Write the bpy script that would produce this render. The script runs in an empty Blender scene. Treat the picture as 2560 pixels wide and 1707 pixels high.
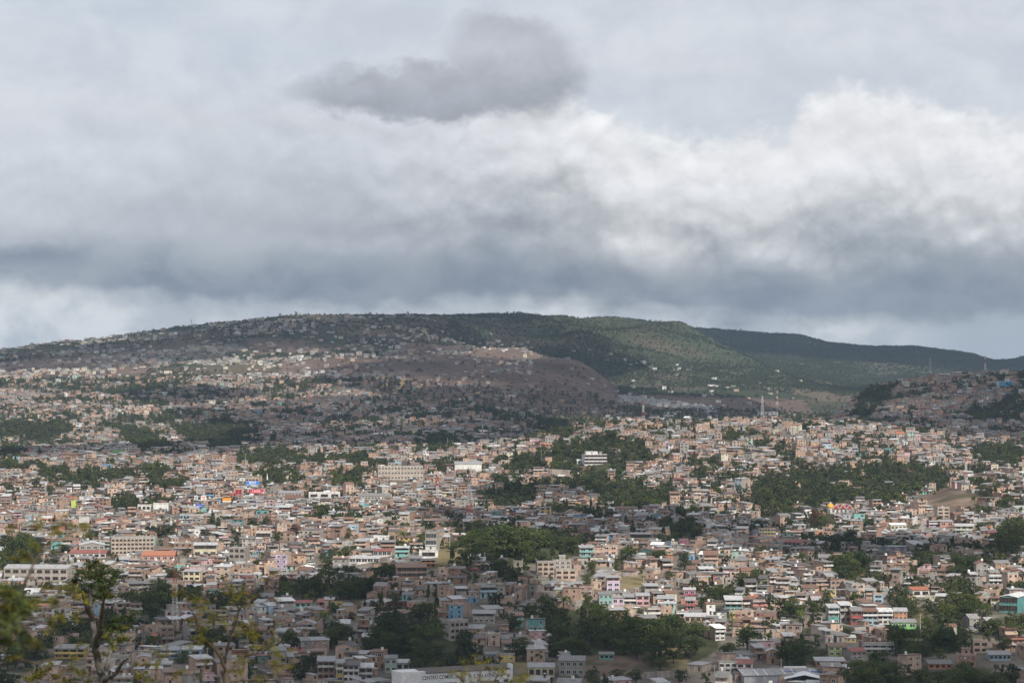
import bpy, math
import numpy as np
from mathutils import Vector, Matrix, Euler

RNG = np.random.default_rng(11)
sc = bpy.context.scene
COL = sc.collection

# ------------------------------------------------------------------ camera, world, sun, exposure
W, H, F, YH = 2560.0, 1707.0, 6000.0, 1000.0      # photo size, focal length in photo pixels, eye-level row
CZ = 150.0
PITCH = math.atan((YH - H / 2) / F)
cam_d = bpy.data.cameras.new("camera")
cam_d.sensor_width = 36.0
cam_d.lens = 36.0 * F / W
cam_d.clip_start = 0.5
cam_d.clip_end = 60000.0
cam_d.dof.use_dof = True
cam_d.dof.focus_distance = 1700.0
cam_d.dof.aperture_fstop = 5.0
cam = bpy.data.objects.new("camera", cam_d)
cam.location = (0, 0, CZ)
cam.rotation_euler = (math.pi / 2 + PITCH, 0, 0)
COL.objects.link(cam)
sc.camera = cam

SUN_EL, SUN_AZ = math.radians(41), math.radians(150)   # azimuth clockwise from +Y: behind the camera, on its right
SUN_DIR = np.array([math.sin(SUN_AZ) * math.cos(SUN_EL), math.cos(SUN_AZ) * math.cos(SUN_EL), math.sin(SUN_EL)])
sun_d = bpy.data.lights.new("sun", 'SUN')
sun_d.energy = 4.9
sun_d.angle = math.radians(0.53)
sun_d.color = (1.0, 0.93, 0.83)
sun = bpy.data.objects.new("sun", sun_d)
sun.rotation_euler = Vector(SUN_DIR).to_track_quat('Z', 'Y').to_euler()
sun.location = (0, 0, 3000)
COL.objects.link(sun)

sc.view_settings.view_transform = 'Standard'
sc.view_settings.look = 'None'
sc.view_settings.exposure = 0.0
sc.view_settings.gamma = 1.0
sc.view_settings.use_curve_mapping = False
sc.render.engine = 'CYCLES'
sc.cycles.use_denoising = True
sc.cycles.max_bounces = 4
sc.cycles.diffuse_bounces = 2
sc.cycles.glossy_bounces = 1
sc.cycles.transmission_bounces = 1
sc.cycles.volume_bounces = 0
sc.cycles.transparent_max_bounces = 8
sc.cycles.caustics_reflective = False
sc.cycles.caustics_refractive = False

SKY_GAIN = 1.0
HAZE_DENSITY = 3.1e-5


def lin(r, g, b):
    f = lambda v: (v / 255 / 12.92) if v / 255 <= 0.04045 else ((v / 255 + 0.055) / 1.055) ** 2.4
    return (f(r), f(g), f(b))


class NT:
    """small helper round a node tree"""
    def __init__(self, tree):
        self.t = tree

    def n(self, kind, **kw):
        nd = self.t.nodes.new(kind)
        for k, v in kw.items():
            setattr(nd, k, v)
        return nd

    def set(self, sock, v):
        if isinstance(v, bpy.types.NodeSocket):
            self.t.links.new(v, sock)
        else:
            sock.default_value = v

    def m(self, op, a, b=0.0, c=None, clamp=False):
        nd = self.n('ShaderNodeMath', operation=op, use_clamp=clamp)
        self.set(nd.inputs[0], a)
        self.set(nd.inputs[1], b)
        if c is not None:
            self.set(nd.inputs[2], c)
        return nd.outputs[0]

    def step(self, v, a, b):
        nd = self.n('ShaderNodeMapRange', interpolation_type='SMOOTHSTEP', clamp=True)
        self.set(nd.inputs[0], v)
        nd.inputs[1].default_value, nd.inputs[2].default_value = a, b
        return nd.outputs[0]

    def mix(self, f, a, b, mode='MIX'):
        nd = self.n('ShaderNodeMix', data_type='RGBA', blend_type=mode, clamp_factor=True)
        self.set(nd.inputs[0], f)
        for s, v in ((nd.inputs[6], a), (nd.inputs[7], b)):
            self.set(s, (*v, 1.0) if isinstance(v, tuple) else v)
        return nd.outputs[2]

    def comb(self, x, y, z=0.0):
        nd = self.n('ShaderNodeCombineXYZ')
        for s, v in zip(nd.inputs, (x, y, z)):
            self.set(s, v)
        return nd.outputs[0]

    def noise(self, vec, scale, detail=4.0, rough=0.5, dist=0.0):
        nd = self.n('ShaderNodeTexNoise')
        if vec is not None:
            self.set(nd.inputs['Vector'], vec)
        nd.inputs['Scale'].default_value = scale
        nd.inputs['Detail'].default_value = detail
        nd.inputs['Roughness'].default_value = rough
        nd.inputs['Distortion'].default_value = dist
        return nd.outputs[0]

    def ramp(self, fac, stops):
        nd = self.n('ShaderNodeValToRGB')
        self.set(nd.inputs[0], fac)
        el = nd.color_ramp.elements
        while len(el) < len(stops):
            el.new(0.5)
        for e, (p, c) in zip(el, stops):
            e.position = p
            e.color = (*c, 1.0)
        return nd.outputs[0]

    def curve(self, v, pts):
        nd = self.n('ShaderNodeFloatCurve')
        self.set(nd.inputs['Value'], v)
        c = nd.mapping.curves[0]
        while len(c.points) < len(pts):
            c.points.new(0.5, 0.5)
        for p, (x, y) in zip(c.points, pts):
            p.location = (x, y)
        nd.mapping.update()
        return nd.outputs[0]


def build_world():
    world = bpy.data.worlds.new("World")
    sc.world = world
    world.use_nodes = True
    world.node_tree.nodes.clear()
    g = NT(world.node_tree)
    tc = g.n('ShaderNodeTexCoord')
    sep = g.n('ShaderNodeSeparateXYZ')
    g.set(sep.inputs[0], tc.outputs['Generated'])
    x, y, z = sep.outputs
    az = g.m('ARCTAN2', x, y)
    el = g.m('ARCSINE', z)
    U = g.m('MULTIPLY', az, 180 / math.pi / 10.0)        # tens of degrees of azimuth
    V = g.m('MULTIPLY', el, 180 / math.pi / 10.0)        # tens of degrees of elevation
    # clouds are stretched along the horizon
    p = g.comb(U, g.m('MULTIPLY', V, 1.7), 3.7)
    big = g.noise(p, 2.2, 7.0, 0.56, 0.25)
    p2 = g.comb(U, g.m('MULTIPLY', V, 1.35), 9.1)
    fine = g.noise(p2, 5.5, 9.0, 0.58, 0.2)
    p3 = g.comb(g.m('MULTIPLY', U, 0.8), g.m('MULTIPLY', V, 3.2), 1.3)
    streak = g.noise(p3, 1.6, 5.0, 0.5, 0.4)
    n0 = g.m('SUBTRACT', big, 0.5)
    f0 = g.m('SUBTRACT', fine, 0.5)
    s0 = g.m('SUBTRACT', streak, 0.5)
    # thin high veil over the physical sky
    sky = g.n('ShaderNodeTexSky', sky_type='NISHITA', sun_disc=False)
    sky.sun_elevation = SUN_EL
    sky.sun_rotation = SUN_AZ
    sky.air_density, sky.dust_density, sky.ozone_density = 1.0, 1.5, 1.0
    skyc = g.mix(1.0, sky.outputs[0], (0.11, 0.11, 0.11), 'MULTIPLY')
    veil_f = g.m('ADD', 0.86, g.m('MULTIPLY', s0, 0.7), clamp=True)
    veil = g.mix(g.step(fine, 0.3, 0.7), lin(205, 210, 219), lin(221, 225, 231))
    col = g.mix(veil_f, skyc, veil)
    # upper edge of the cumulus bank, as an elevation for every azimuth (tens of degrees)
    un = g.m('MULTIPLY_ADD', U, 1 / 3.6, 0.5)          # +-18 degrees over 0..1, constant beyond
    edge = g.curve(un, [(0.0, .66), (.17, .70), (.26, .74), (.36, .73), (.45, .68), (.505, .76), (.548, .72),
                        (.585, .62), (.64, .625), (.675, .64), (.70, .695), (.745, .70), (.79, .65), (.83, .64), (1.0, .64)])
    # billows: sums of rounded lumps, lit from above
    def lumps(vec):
        out_ = None
        for k, (sc_, am) in enumerate(((3.2, .5), (7.0, .27), (15.0, .15), (33.0, .08))):
            q = g.m('ABSOLUTE', g.m('SUBTRACT', g.noise(vec, sc_, 2.0, .5, .15), .5))
            q = g.m('MULTIPLY', g.m('SUBTRACT', .22, q), am * 4.0)
            out_ = q if out_ is None else g.m('ADD', out_, q)
        return out_
    Vs_ = g.m('MULTIPLY', V, 1.25)
    l0 = lumps(g.comb(U, Vs_, 5.3))
    l1 = lumps(g.comb(g.m('ADD', U, .012), g.m('ADD', Vs_, .045), 5.3))
    emb = g.m('SUBTRACT', l0, l1)                        # positive on lit upper sides
    d = g.m('SUBTRACT', g.m('ADD', edge, g.m('ADD', g.m('MULTIPLY', n0, .16), g.m('MULTIPLY', g.m('SUBTRACT', l0, .35), .13))), V)   # depth below the edge
    bank = g.step(d, -0.01, 0.055)
    soft = g.step(U, -0.75, 0.1)                         # the bank's edge melts into the veil to the west
    bank = g.m('MULTIPLY', bank, g.m('MULTIPLY_ADD', soft, 0.55, 0.45))
    # brightness of the bank: white crown, grey body, slate base
    dn = g.m('ADD', d, g.m('ADD', g.m('MULTIPLY', n0, .17), g.m('MULTIPLY', f0, .10)))
    dn = g.m('SUBTRACT', dn, g.m('MULTIPLY', emb, .16))
    east = g.ramp(g.m('MULTIPLY', dn, 2.0), [(0.0, lin(238, 239, 241)), (.28, lin(234, 235, 238)), (.46, lin(222, 224, 227)),
                                            (.62, lin(196, 200, 204)), (.82, lin(163, 171, 180)), (1.0, lin(148, 158, 169))])
    west = g.ramp(g.m('MULTIPLY', dn, 2.0), [(0.0, lin(219, 222, 229)), (.25, lin(210, 214, 221)), (.46, lin(190, 194, 201)),
                                            (.70, lin(158, 165, 176)), (.86, lin(138, 148, 162)), (1.0, lin(130, 142, 158))])
    body = g.mix(g.step(g.m('ADD', U, g.m('MULTIPLY', n0, .7)), -.35, .25), west, east)
    shade_ = g.m('ADD', 1.0, g.m('MULTIPLY', emb, .32))
    body = g.mix(1.0, body, g.comb(shade_, shade_, shade_), 'MULTIPLY')
    col = g.mix(bank, col, body)
    # slate cloud base above the ridge
    vb = g.m('ADD', V, g.m('ADD', g.m('MULTIPLY', s0, .10), g.m('MULTIPLY', f0, .055)))
    vb = g.m('ADD', vb, g.curve(un, [(0.0, .515), (.16, .512), (.28, .532), (.42, .545), (.52, .525), (.64, .575), (.80, .575), (1.0, .562)]))
    vb = g.m('SUBTRACT', vb, 0.5)
    vb = g.m('ADD', vb, g.m('MULTIPLY', g.m('SUBTRACT', l0, .35), -.06))
    lo = g.step(vb, .240, .285)
    hi = g.m('SUBTRACT', 1.0, g.step(vb, .31, .42))
    base = g.m('MULTIPLY', g.m('MULTIPLY', lo, hi), g.m('MULTIPLY_ADD', g.step(streak, .3, .6), .45, .5))
    col = g.mix(base, col, g.mix(g.step(fine, .35, .65), lin(128, 139, 155), lin(150, 160, 172)))
    # brighter gap between that base and the ridge
    gap = g.m('SUBTRACT', 1.0, g.step(vb, .215, .275))
    gapc = g.mix(g.step(g.m('ADD', fine, g.m('MULTIPLY', n0, .6)), .36, .62), lin(188, 196, 204), lin(224, 228, 231))
    gapc = g.mix(g.step(U, .75, 1.1), gapc, lin(176, 186, 196))
    col = g.mix(gap, col, gapc)
    # the lone grey cloud high in the frame: a round head and a long tail to the west
    w1 = g.m('ADD', U, g.m('ADD', g.m('MULTIPLY', f0, .12), g.m('MULTIPLY', g.m('SUBTRACT', l0, .35), .07)))
    w2 = g.m('ADD', V, g.m('ADD', g.m('MULTIPLY', g.m('SUBTRACT', g.noise(p2, 9.0, 7.0, .6), .5), .14), g.m('MULTIPLY', g.m('SUBTRACT', l0, .35), .05)))

    def blob(u0, v0, ru, rv):
        a = g.m('DIVIDE', g.m('SUBTRACT', w1, u0), ru)
        b = g.m('DIVIDE', g.m('SUBTRACT', w2, v0), rv)
        r = g.m('SQRT', g.m('ADD', g.m('MULTIPLY', a, a), g.m('MULTIPLY', b, b)))
        return g.m('SUBTRACT', 1.0, g.step(r, .58, 1.14))
    b1 = blob(.03, .80, .17, .125)
    b2 = blob(-.20, .745, .33, .072)
    b3 = blob(-.04, .845, .11, .10)
    b = g.m('MAXIMUM', g.m('MAXIMUM', b1, b2), b3)
    bc = g.mix(g.step(g.m('ADD', V, g.m('MULTIPLY', f0, .12)), .68, .84), lin(166, 171, 180), lin(188, 192, 201))
    bc = g.mix(1.0, bc, g.comb(shade_, shade_, shade_), 'MULTIPLY')
    col = g.mix(b, col, bc)
    # below the horizon
    col = g.mix(g.step(z, -0.02, -0.12), col, lin(120, 122, 120))
    bg = g.n('ShaderNodeBackground')
    g.set(bg.inputs[0], g.mix(1.0, col, (10.0 * SKY_GAIN,) * 3, 'MULTIPLY'))
    bg.inputs[1].default_value = 0.1
    out = g.n('ShaderNodeOutputWorld')
    g.t.links.new(bg.outputs[0], out.inputs[0])


build_world()

# ------------------------------------------------------------------ geometry of the view
CP, SP = math.cos(PITCH), math.sin(PITCH)


def pix_ray(x, y):
    cx, cy = (x - W / 2) / F, (H / 2 - y) / F
    return cx, CP - SP * cy, SP + CP * cy


def pix_z(x, y, Y):
    a, b, c = pix_ray(x, y)
    return CZ + c / b * Y


def pix_point(x, y, Y):
    a, b, c = pix_ray(x, y)
    return np.array([a / b * Y, Y, CZ + c / b * Y])


def project(X, Y, Z):
    dz = Z - CZ
    d = CP * Y + SP * dz
    u = -SP * Y + CP * dz
    return W / 2 + F * X / d, H / 2 - F * u / d


def hash2(ix, iy, seed):
    n = np.sin(ix * 127.1 + iy * 311.7 + seed * 74.7) * 43758.5453
    return n - np.floor(n)


def vnoise(x, y, seed=0):
    ix, iy = np.floor(x), np.floor(y)
    fx, fy = x - ix, y - iy
    fx, fy = fx * fx * (3 - 2 * fx), fy * fy * (3 - 2 * fy)
    a, b = hash2(ix, iy, seed), hash2(ix + 1, iy, seed)
    c, d = hash2(ix, iy + 1, seed), hash2(ix + 1, iy + 1, seed)
    return (a * (1 - fx) + b * fx) * (1 - fy) + (c * (1 - fx) + d * fx) * fy


def fbm(x, y, scale, octaves=4, seed=0):
    s, amp, tot = 0.0, 1.0, 0.0
    for k in range(octaves):
        s = s + amp * vnoise(x / scale * 2 ** k, y / scale * 2 ** k, seed + k * 13)
        tot += amp
        amp *= 0.5
    return s / tot


# ------------------------------------------------------------------ terrain
# for every distance: where the ground shows in the photograph (column, row)
ROWS = [
    (1080, [(0, 1707), (2560, 1707)]),
    (1250, [(0, 1570), (600, 1562), (1200, 1532), (1450, 1560), (1650, 1562), (2000, 1548), (2560, 1552)]),
    (1450, [(0, 1455), (500, 1440), (900, 1405), (1100, 1368), (1250, 1356), (1370, 1362), (1500, 1410), (1800, 1440), (2200, 1445), (2560, 1440)]),
    (1600, [(0, 1400), (500, 1380), (900, 1365), (1200, 1382), (1500, 1392), (1800, 1390), (2200, 1380), (2560, 1370)]),
    (1800, [(0, 1330), (500, 1315), (900, 1310), (1200, 1345), (1500, 1342), (1800, 1330), (2200, 1315), (2560, 1300)]),
    (2050, [(0, 1265), (500, 1255), (900, 1250), (1200, 1275), (1500, 1265), (1800, 1240), (2150, 1258), (2330, 1240), (2390, 1215), (2450, 1215), (2560, 1225)]),
    (2300, [(0, 1205), (500, 1195), (900, 1190), (1150, 1200), (1500, 1190), (1800, 1170), (2000, 1200), (2200, 1215), (2400, 1220), (2560, 1200)]),
    (2500, [(0, 1170), (500, 1163), (900, 1155), (1200, 1160), (1350, 1135), (1550, 1108), (1800, 1108), (2000, 1130), (2200, 1155), (2400, 1170), (2560, 1165)]),
    (2700, [(0, 1150), (500, 1147), (900, 1140), (1150, 1135), (1250, 1125), (1400, 1095), (1550, 1068), (1800, 1070), (2000, 1068), (2200, 1105), (2400, 1130), (2560, 1130)]),
    (2900, [(0, 1135), (500, 1135), (900, 1130), (1200, 1125), (1400, 1085), (1550, 1060), (1800, 1060), (2000, 1060), (2150, 1075), (2300, 1095), (2560, 1110)]),
    (3100, [(0, 1125), (500, 1125), (900, 1120), (1200, 1120), (1350, 1115), (1550, 1082), (1800, 1085), (2000, 1080), (2150, 1064), (2300, 1072), (2560, 1085)]),
    (3400, [(0, 1105), (500, 1110), (900, 1095), (1200, 1085), (1350, 1095), (1600, 1095), (1900, 1090), (2080, 1062), (2150, 1022), (2300, 1015), (2560, 1020)]),
    (3800, [(0, 1065), (500, 1080), (900, 1055), (1200, 1045), (1350, 1065), (1600, 1075), (2000, 1075), (2080, 1055), (2140, 998), (2190, 966), (2300, 942), (2400, 932), (2560, 930)]),
    (4200, [(0, 1020), (500, 1030), (900, 1020), (1200, 1015), (1350, 1040), (1600, 1056), (1900, 1060), (2080, 1060), (2200, 1020), (2560, 1000)]),
    (4600, [(0, 980), (500, 985), (900, 975), (1200, 988), (1350, 1012), (1600, 1036), (1900, 1046), (2080, 1048), (2560, 1040)]),
    (5000, [(0, 945), (500, 945), (900, 945), (1100, 955), (1200, 960), (1350, 972), (1500, 990), (1600, 1012), (1900, 1022), (2080, 1035), (2560, 1030)]),
    (5400, [(0, 915), (500, 905), (900, 905), (1100, 915), (1200, 920), (1350, 926), (1430, 938), (1490, 965), (1540, 988), (1600, 992), (1900, 1002), (2100, 1012), (2560, 1015)]),
    (5700, [(0, 893), (300, 880), (700, 868), (1000, 880), (1200, 888), (1300, 884), (1390, 892), (1440, 905), (1480, 935), (1530, 980), (1600, 988), (1800, 985), (2000, 995), (2150, 1005), (2560, 1005)]),
    (6100, [(0, 882), (150, 865), (300, 850), (500, 833), (700, 815), (900, 822), (1050, 835), (1150, 860), (1250, 895), (1350, 905), (1450, 915), (1600, 930), (1800, 945), (1950, 965), (2100, 990), (2560, 998)]),
    (6500, [(0, 876), (165, 854), (327, 832), (490, 814), (653, 797), (740, 786), (925, 786), (1078, 782), (1150, 805), (1250, 842), (1350, 850), (1450, 850), (1600, 865), (1750, 900), (1950, 942), (2100, 972), (2560, 990)]),
    (7200, [(0, 905), (490, 850), (740, 830), (925, 815), (1078, 795), (1200, 796), (1306, 797), (1415, 800), (1524, 803), (1654, 807), (1698, 816), (1800, 853), (1960, 905), (2155, 978), (2300, 992), (2560, 1000)]),
    (7800, [(0, 930), (740, 870), (1200, 840), (1654, 850), (1800, 900), (1960, 930), (2155, 985), (2560, 1000)]),
    (8500, [(0, 940), (1200, 900), (1600, 885), (1700, 880), (2000, 905), (2200, 920), (2450, 945), (2560, 950)]),
    (9500, [(0, 930), (1200, 880), (1600, 818), (1698, 816), (1796, 828), (1905, 834), (2014, 841), (2057, 857), (2101, 866), (2231, 867), (2340, 866), (2395, 874), (2449, 896), (2490, 910), (2520, 905), (2560, 893), (2700, 880)]),
    (10500, [(0, 960), (1600, 880), (2560, 930)]),
    (13500, [(0, 985), (2560, 985)]),
]
NEAR = [(-420, 1.0), (-150, 1.0), (0, -1.9), (8, -3.2), (20, -6.0), (60, -15.0), (150, -33.0), (300, -58.0), (600, -98.0), (850, -124.0), (960, -129.5)]

Yg = np.concatenate([np.linspace(-420, 940, 50), np.geomspace(960, 4800, 250), np.geomspace(4850, 13500, 150)])
core = np.linspace(-0.27, 0.27, 330)
side = 0.27 + np.cumsum(np.linspace(0.003, 0.045, 28))
Sg = np.concatenate([-side[::-1], core, side])
S0 = 450.0
XX = Sg[None, :] * (Yg[:, None] + S0)
YY = np.repeat(Yg[:, None], len(Sg), 1)
ctrl_Y = np.array([a for a, _ in NEAR] + [a for a, _ in ROWS], float)
with np.errstate(divide='ignore', invalid='ignore'):
    PX = np.where(YY > 200, W / 2 + F * XX / np.maximum(YY, 1.0), W / 2)
PXc = np.clip(PX, -500, 3060)
ZZ = np.zeros_like(XX)
zc = []
for a, zv in NEAR:
    zc.append(np.full_like(XX, CZ + zv))
for Yk, pl in ROWS:
    xs, ys = np.array(pl, float).T
    zc.append(pix_z(PXc, np.interp(PXc, xs, ys), Yk))
zc = np.stack(zc)
idx = np.clip(np.searchsorted(ctrl_Y, Yg, side='right') - 1, 0, len(ctrl_Y) - 2)
t = np.clip((Yg - ctrl_Y[idx]) / (ctrl_Y[idx + 1] - ctrl_Y[idx]), 0, 1)[:, None]
r_ = np.arange(len(Yg))
ZZ = zc[idx, r_] * (1 - t) + zc[idx + 1, r_] * t
for _ in range(3):                                   # soften the creases
    Z2 = ZZ.copy()
    Z2[1:-1] = .25 * ZZ[:-2] + .5 * ZZ[1:-1] + .25 * ZZ[2:]
    Z2[:, 1:-1] = .25 * Z2[:, :-2] + .5 * Z2[:, 1:-1] + .25 * Z2[:, 2:]
    ZZ = Z2
far = np.clip((YY - 4300) / 1500, 0, 1)
ridge = 1 - np.abs(2 * fbm(XX, YY * .6, 420, 4, 5) - 1)
wooded = np.clip((PX - 1000) / 300, 0, 1)
amp = np.where(YY > 1000, 2.0, 0.0) + far * (7 + 12 * wooded)
ZZ = ZZ + (fbm(XX, YY, 160, 3, 21) - .5) * 2 * np.minimum(amp, 3.0) * 1.4 + (ridge - .72) * far * (16 + 55 * wooded) * np.clip((8300 - YY) / 800, .6, 1) \
     + (fbm(XX, YY, 45, 2, 77) - .5) * far * 7


def ground(X, Y):
    X, Y = np.asarray(X, float), np.asarray(Y, float)
    s = X / (Y + S0)
    i = np.clip(np.searchsorted(Yg, Y) - 1, 0, len(Yg) - 2)
    j = np.clip(np.searchsorted(Sg, s) - 1, 0, len(Sg) - 2)
    a = np.clip((Y - Yg[i]) / (Yg[i + 1] - Yg[i]), 0, 1)
    b = np.clip((s - Sg[j]) / (Sg[j + 1] - Sg[j]), 0, 1)
    return (ZZ[i, j] * (1 - b) + ZZ[i, j + 1] * b) * (1 - a) + (ZZ[i + 1, j] * (1 - b) + ZZ[i + 1, j + 1] * b) * a


_ys = np.geomspace(965, 10400, 2600)


def depth_at(x, y, ymin=965):
    """distance of the first ground seen at a photo pixel"""
    a, b, c = pix_ray(x, y)
    X = a / b * _ys
    gz = ground(X, _ys)
    hit = (gz >= CZ + c / b * _ys) & (_ys >= ymin)
    return float(_ys[np.argmax(hit)]) if hit.any() else 6500.0


def inside(poly, x, y):
    p = np.asarray(poly, float)
    r = np.zeros(np.shape(x), bool)
    j = len(p) - 1
    for i in range(len(p)):
        c = ((p[i, 1] > y) != (p[j, 1] > y)) & (x < (p[j, 0] - p[i, 0]) * (y - p[i, 1]) / (p[j, 1] - p[i, 1] + 1e-9) + p[i, 0])
        r ^= c
        j = i
    return r


K = 1.0884
ov = lambda *pts: [(a * K, b * K) for a, b in pts]
FOREST = [
    ov((1080, 1235), (1120, 1215), (1220, 1210), (1330, 1235), (1335, 1275), (1270, 1290), (1150, 1290), (1090, 1280)),
    ov((1240, 1420), (1290, 1395), (1380, 1385), (1440, 1430), (1480, 1450), (1520, 1415), (1600, 1425), (1650, 1460), (1640, 1500), (1560, 1535), (1440, 1540), (1350, 1500), (1250, 1495)),
    ov((850, 1440), (900, 1420), (980, 1405), (1000, 1440), (1080, 1465), (1100, 1530), (920, 1535), (860, 1480)),
    ov((2030, 1445), (2110, 1420), (2160, 1465), (2220, 1450), (2235, 1500), (2050, 1515)),
    ov((1780, 1490), (1850, 1475), (1900, 1500), (1880, 1530), (1800, 1530)),
    ov((1930, 1560), (2000, 1510), (2060, 1530), (2150, 1545), (2250, 1530), (2300, 1550), (2352, 1575), (2352, 1600), (1930, 1600)),
    ov((1720, 1110), (1800, 1075), (1900, 1070), (2000, 1065), (2100, 1060), (2180, 1080), (2195, 1112), (2110, 1125), (2060, 1155), (1980, 1155), (1900, 1160), (1760, 1175), (1725, 1155)),
    ov((1110, 1065), (1250, 1035), (1340, 1003), (1400, 992), (1440, 1010), (1490, 1022), (1490, 1062), (1420, 1078), (1330, 1085), (1200, 1082)),
    ov((1300, 1085), (1420, 1075), (1460, 1115), (1560, 1112), (1585, 1150), (1500, 1165), (1380, 1150)),
    ov((1100, 1130), (1200, 1110), (1240, 1140), (1180, 1165), (1100, 1165)),
    ov((0, 970), (140, 962), (180, 985), (100, 1012), (0, 1002)),
    ov((270, 985), (340, 985), (400, 1022), (340, 1036), (280, 1015)),
    ov((400, 978), (520, 955), (570, 980), (560, 1030), (480, 1032), (410, 1000)),
    ov((60, 1062), (200, 1076), (340, 1080), (400, 1092), (250, 1106), (100, 1102)),
    ov((0, 1015), (60, 1020), (60, 1075), (0, 1080)),
    ov((540, 1048), (620, 1028), (760, 1045), (860, 1040), (850, 1058), (700, 1062), (560, 1062)),
    ov((940, 1010), (1040, 1000), (1050, 1030), (950, 1040)),
    ov((1940, 965), (1975, 915), (2000, 890), (2060, 878), (2035, 915), (2010, 950), (1985, 968)),
    ov((2215, 950), (2300, 915), (2352, 885), (2352, 970), (2250, 970)),
    ov((2240, 1022), (2352, 1010), (2352, 1050), (2260, 1062), (2230, 1045)),
    ov((1900, 1300), (1960, 1268), (2015, 1280), (2015, 1310), (1930, 1330)),
    ov((2090, 1280), (2150, 1255), (2160, 1300), (2100, 1310)),
    ov((2180, 1285), (2240, 1270), (2250, 1320), (2185, 1325)),
    ov((2290, 1215), (2352, 1195), (2352, 1262), (2300, 1262)),
    ov((0, 1235), (60, 1222), (85, 1262), (60, 1292), (0, 1285)),
    ov((300, 1370), (360, 1345), (400, 1360), (400, 1400), (310, 1410)),
    ov((640, 1350), (720, 1330), (830, 1345), (830, 1375), (650, 1375)),
    ov((1000, 1255), (1085, 1235), (1090, 1300), (1010, 1305)),
    ov((755, 1085), (830, 1075), (830, 1110), (760, 1112)),
    ov((580, 1090), (690, 1075), (700, 1110), (600, 1120)),
    ov((230, 1145), (310, 1130), (320, 1160), (240, 1165)),
    ov((330, 1100), (430, 1098), (430, 1120), (340, 1125)),
    ov((1500, 1215), (1590, 1205), (1640, 1225), (1560, 1250)),
    ov((1230, 960), (1300, 965), (1330, 1000), (1240, 1005)),
    ov((1850, 1180), (1920, 1170), (1930, 1200), (1860, 1205)),
    ov((1660, 1100), (1700, 1060), (1730, 1080), (1700, 1120)),
]
LANES = [   # (points in the photo, width m, colour, name)
    ([(1282, 1532), (1305, 1520), (1325, 1508), (1345, 1499)], 6.5, (.20, .19, .18)), ([(2420, 1580), (2445, 1569), (2462, 1560), (2476, 1545)], 6.0, (.24, .23, .22)), ([(770, 1706), (815, 1700), (850, 1690)], 7.0, (.17, .165, .16)),
    ([(1880, 1686), (1925, 1677), (1950, 1668)], 6.0, (.24, .22, .20)), ([(2262, 1128), (2257, 1142), (2264, 1160), (2276, 1185)], 3.2, (.27, .25, .22)), ([(1822, 1112), (1829, 1135), (1826, 1152), (1833, 1175)], 2.6, (.24, .22, .19)), ([(2020, 1100), (2026, 1122), (2024, 1140)], 2.4, (.24, .22, .19)),
    ([(1056, 1195), (1044, 1222), (1036, 1240)], 5.0, (.24, .22, .20)), ([(2300, 1330), (2312, 1310), (2318, 1296)], 5.0, (.28, .26, .24)), ([(560, 1330), (640, 1322), (720, 1318)], 8.0, (.20, .195, .19)), ([(300, 1300), (420, 1292), (540, 1285)], 9.0, (.20, .195, .19)),
]


def on_lane(x, y, pad=4.0):
    r = np.zeros(np.shape(x), bool)
    for pts, w, c in LANES:
        for (x0, y0), (x1, y1) in zip(pts[:-1], pts[1:]):
            dx, dy = x1 - x0, y1 - y0
            t_ = np.clip(((x - x0) * dx + (y - y0) * dy) / (dx * dx + dy * dy), 0, 1)
            r |= (np.abs(x - x0 - dx * t_) < (pad if w > 4 else 1.5) + w * 1.4) & (np.abs(y - y0 - dy * t_) < pad + 2.5)
    return r


BARE = [   # open slopes without houses: dry grass, dirt and rock
    [(1085, 1345), (1165, 1345), (1175, 1415), (1090, 1415)],
    [(1530, 1425), (1625, 1425), (1640, 1475), (1540, 1475)],
    [(1530, 1515), (1590, 1512), (1600, 1560), (1545, 1560)],
    [(1520, 1630), (1620, 1630), (1640, 1690), (1420, 1700), (1400, 1650)],
    [(2270, 1525), (2345, 1522), (2345, 1552), (2270, 1552)],
    [(2290, 1235), (2370, 1205), (2450, 1225), (2450, 1275), (2330, 1285)],
    [(870, 1500), (900, 1495), (905, 1552), (872, 1552)],
    [(1650, 1600), (1720, 1595), (1740, 1680), (1650, 1690)],
    [(1285, 1640), (1325, 1640), (1325, 1707), (1285, 1707)],
]
BROWN = [
    [(1080, 822), (1250, 850), (1400, 862), (1475, 872), (1540, 960), (1570, 1052), (1330, 1035), (1150, 1008), (950, 988), (760, 962), (650, 962), (690, 922), (950, 900), (1000, 860)],
    [(0, 905), (330, 880), (400, 920), (300, 938), (0, 950)],
    [(600, 838), (760, 848), (830, 880), (650, 885)],
    [(700, 900), (900, 880), (1000, 900), (950, 930), (700, 940)],
    [(1520, 985), (2000, 1000), (2060, 1045), (1560, 1050)],
]
TRACKS = [[(978, 935), (955, 965), (936, 990)], [(1014, 946), (1000, 965), (985, 985)], [(1053, 960), (1042, 974)], [(1200, 972), (1192, 985)], [(1255, 905), (1245, 912)]]

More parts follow.
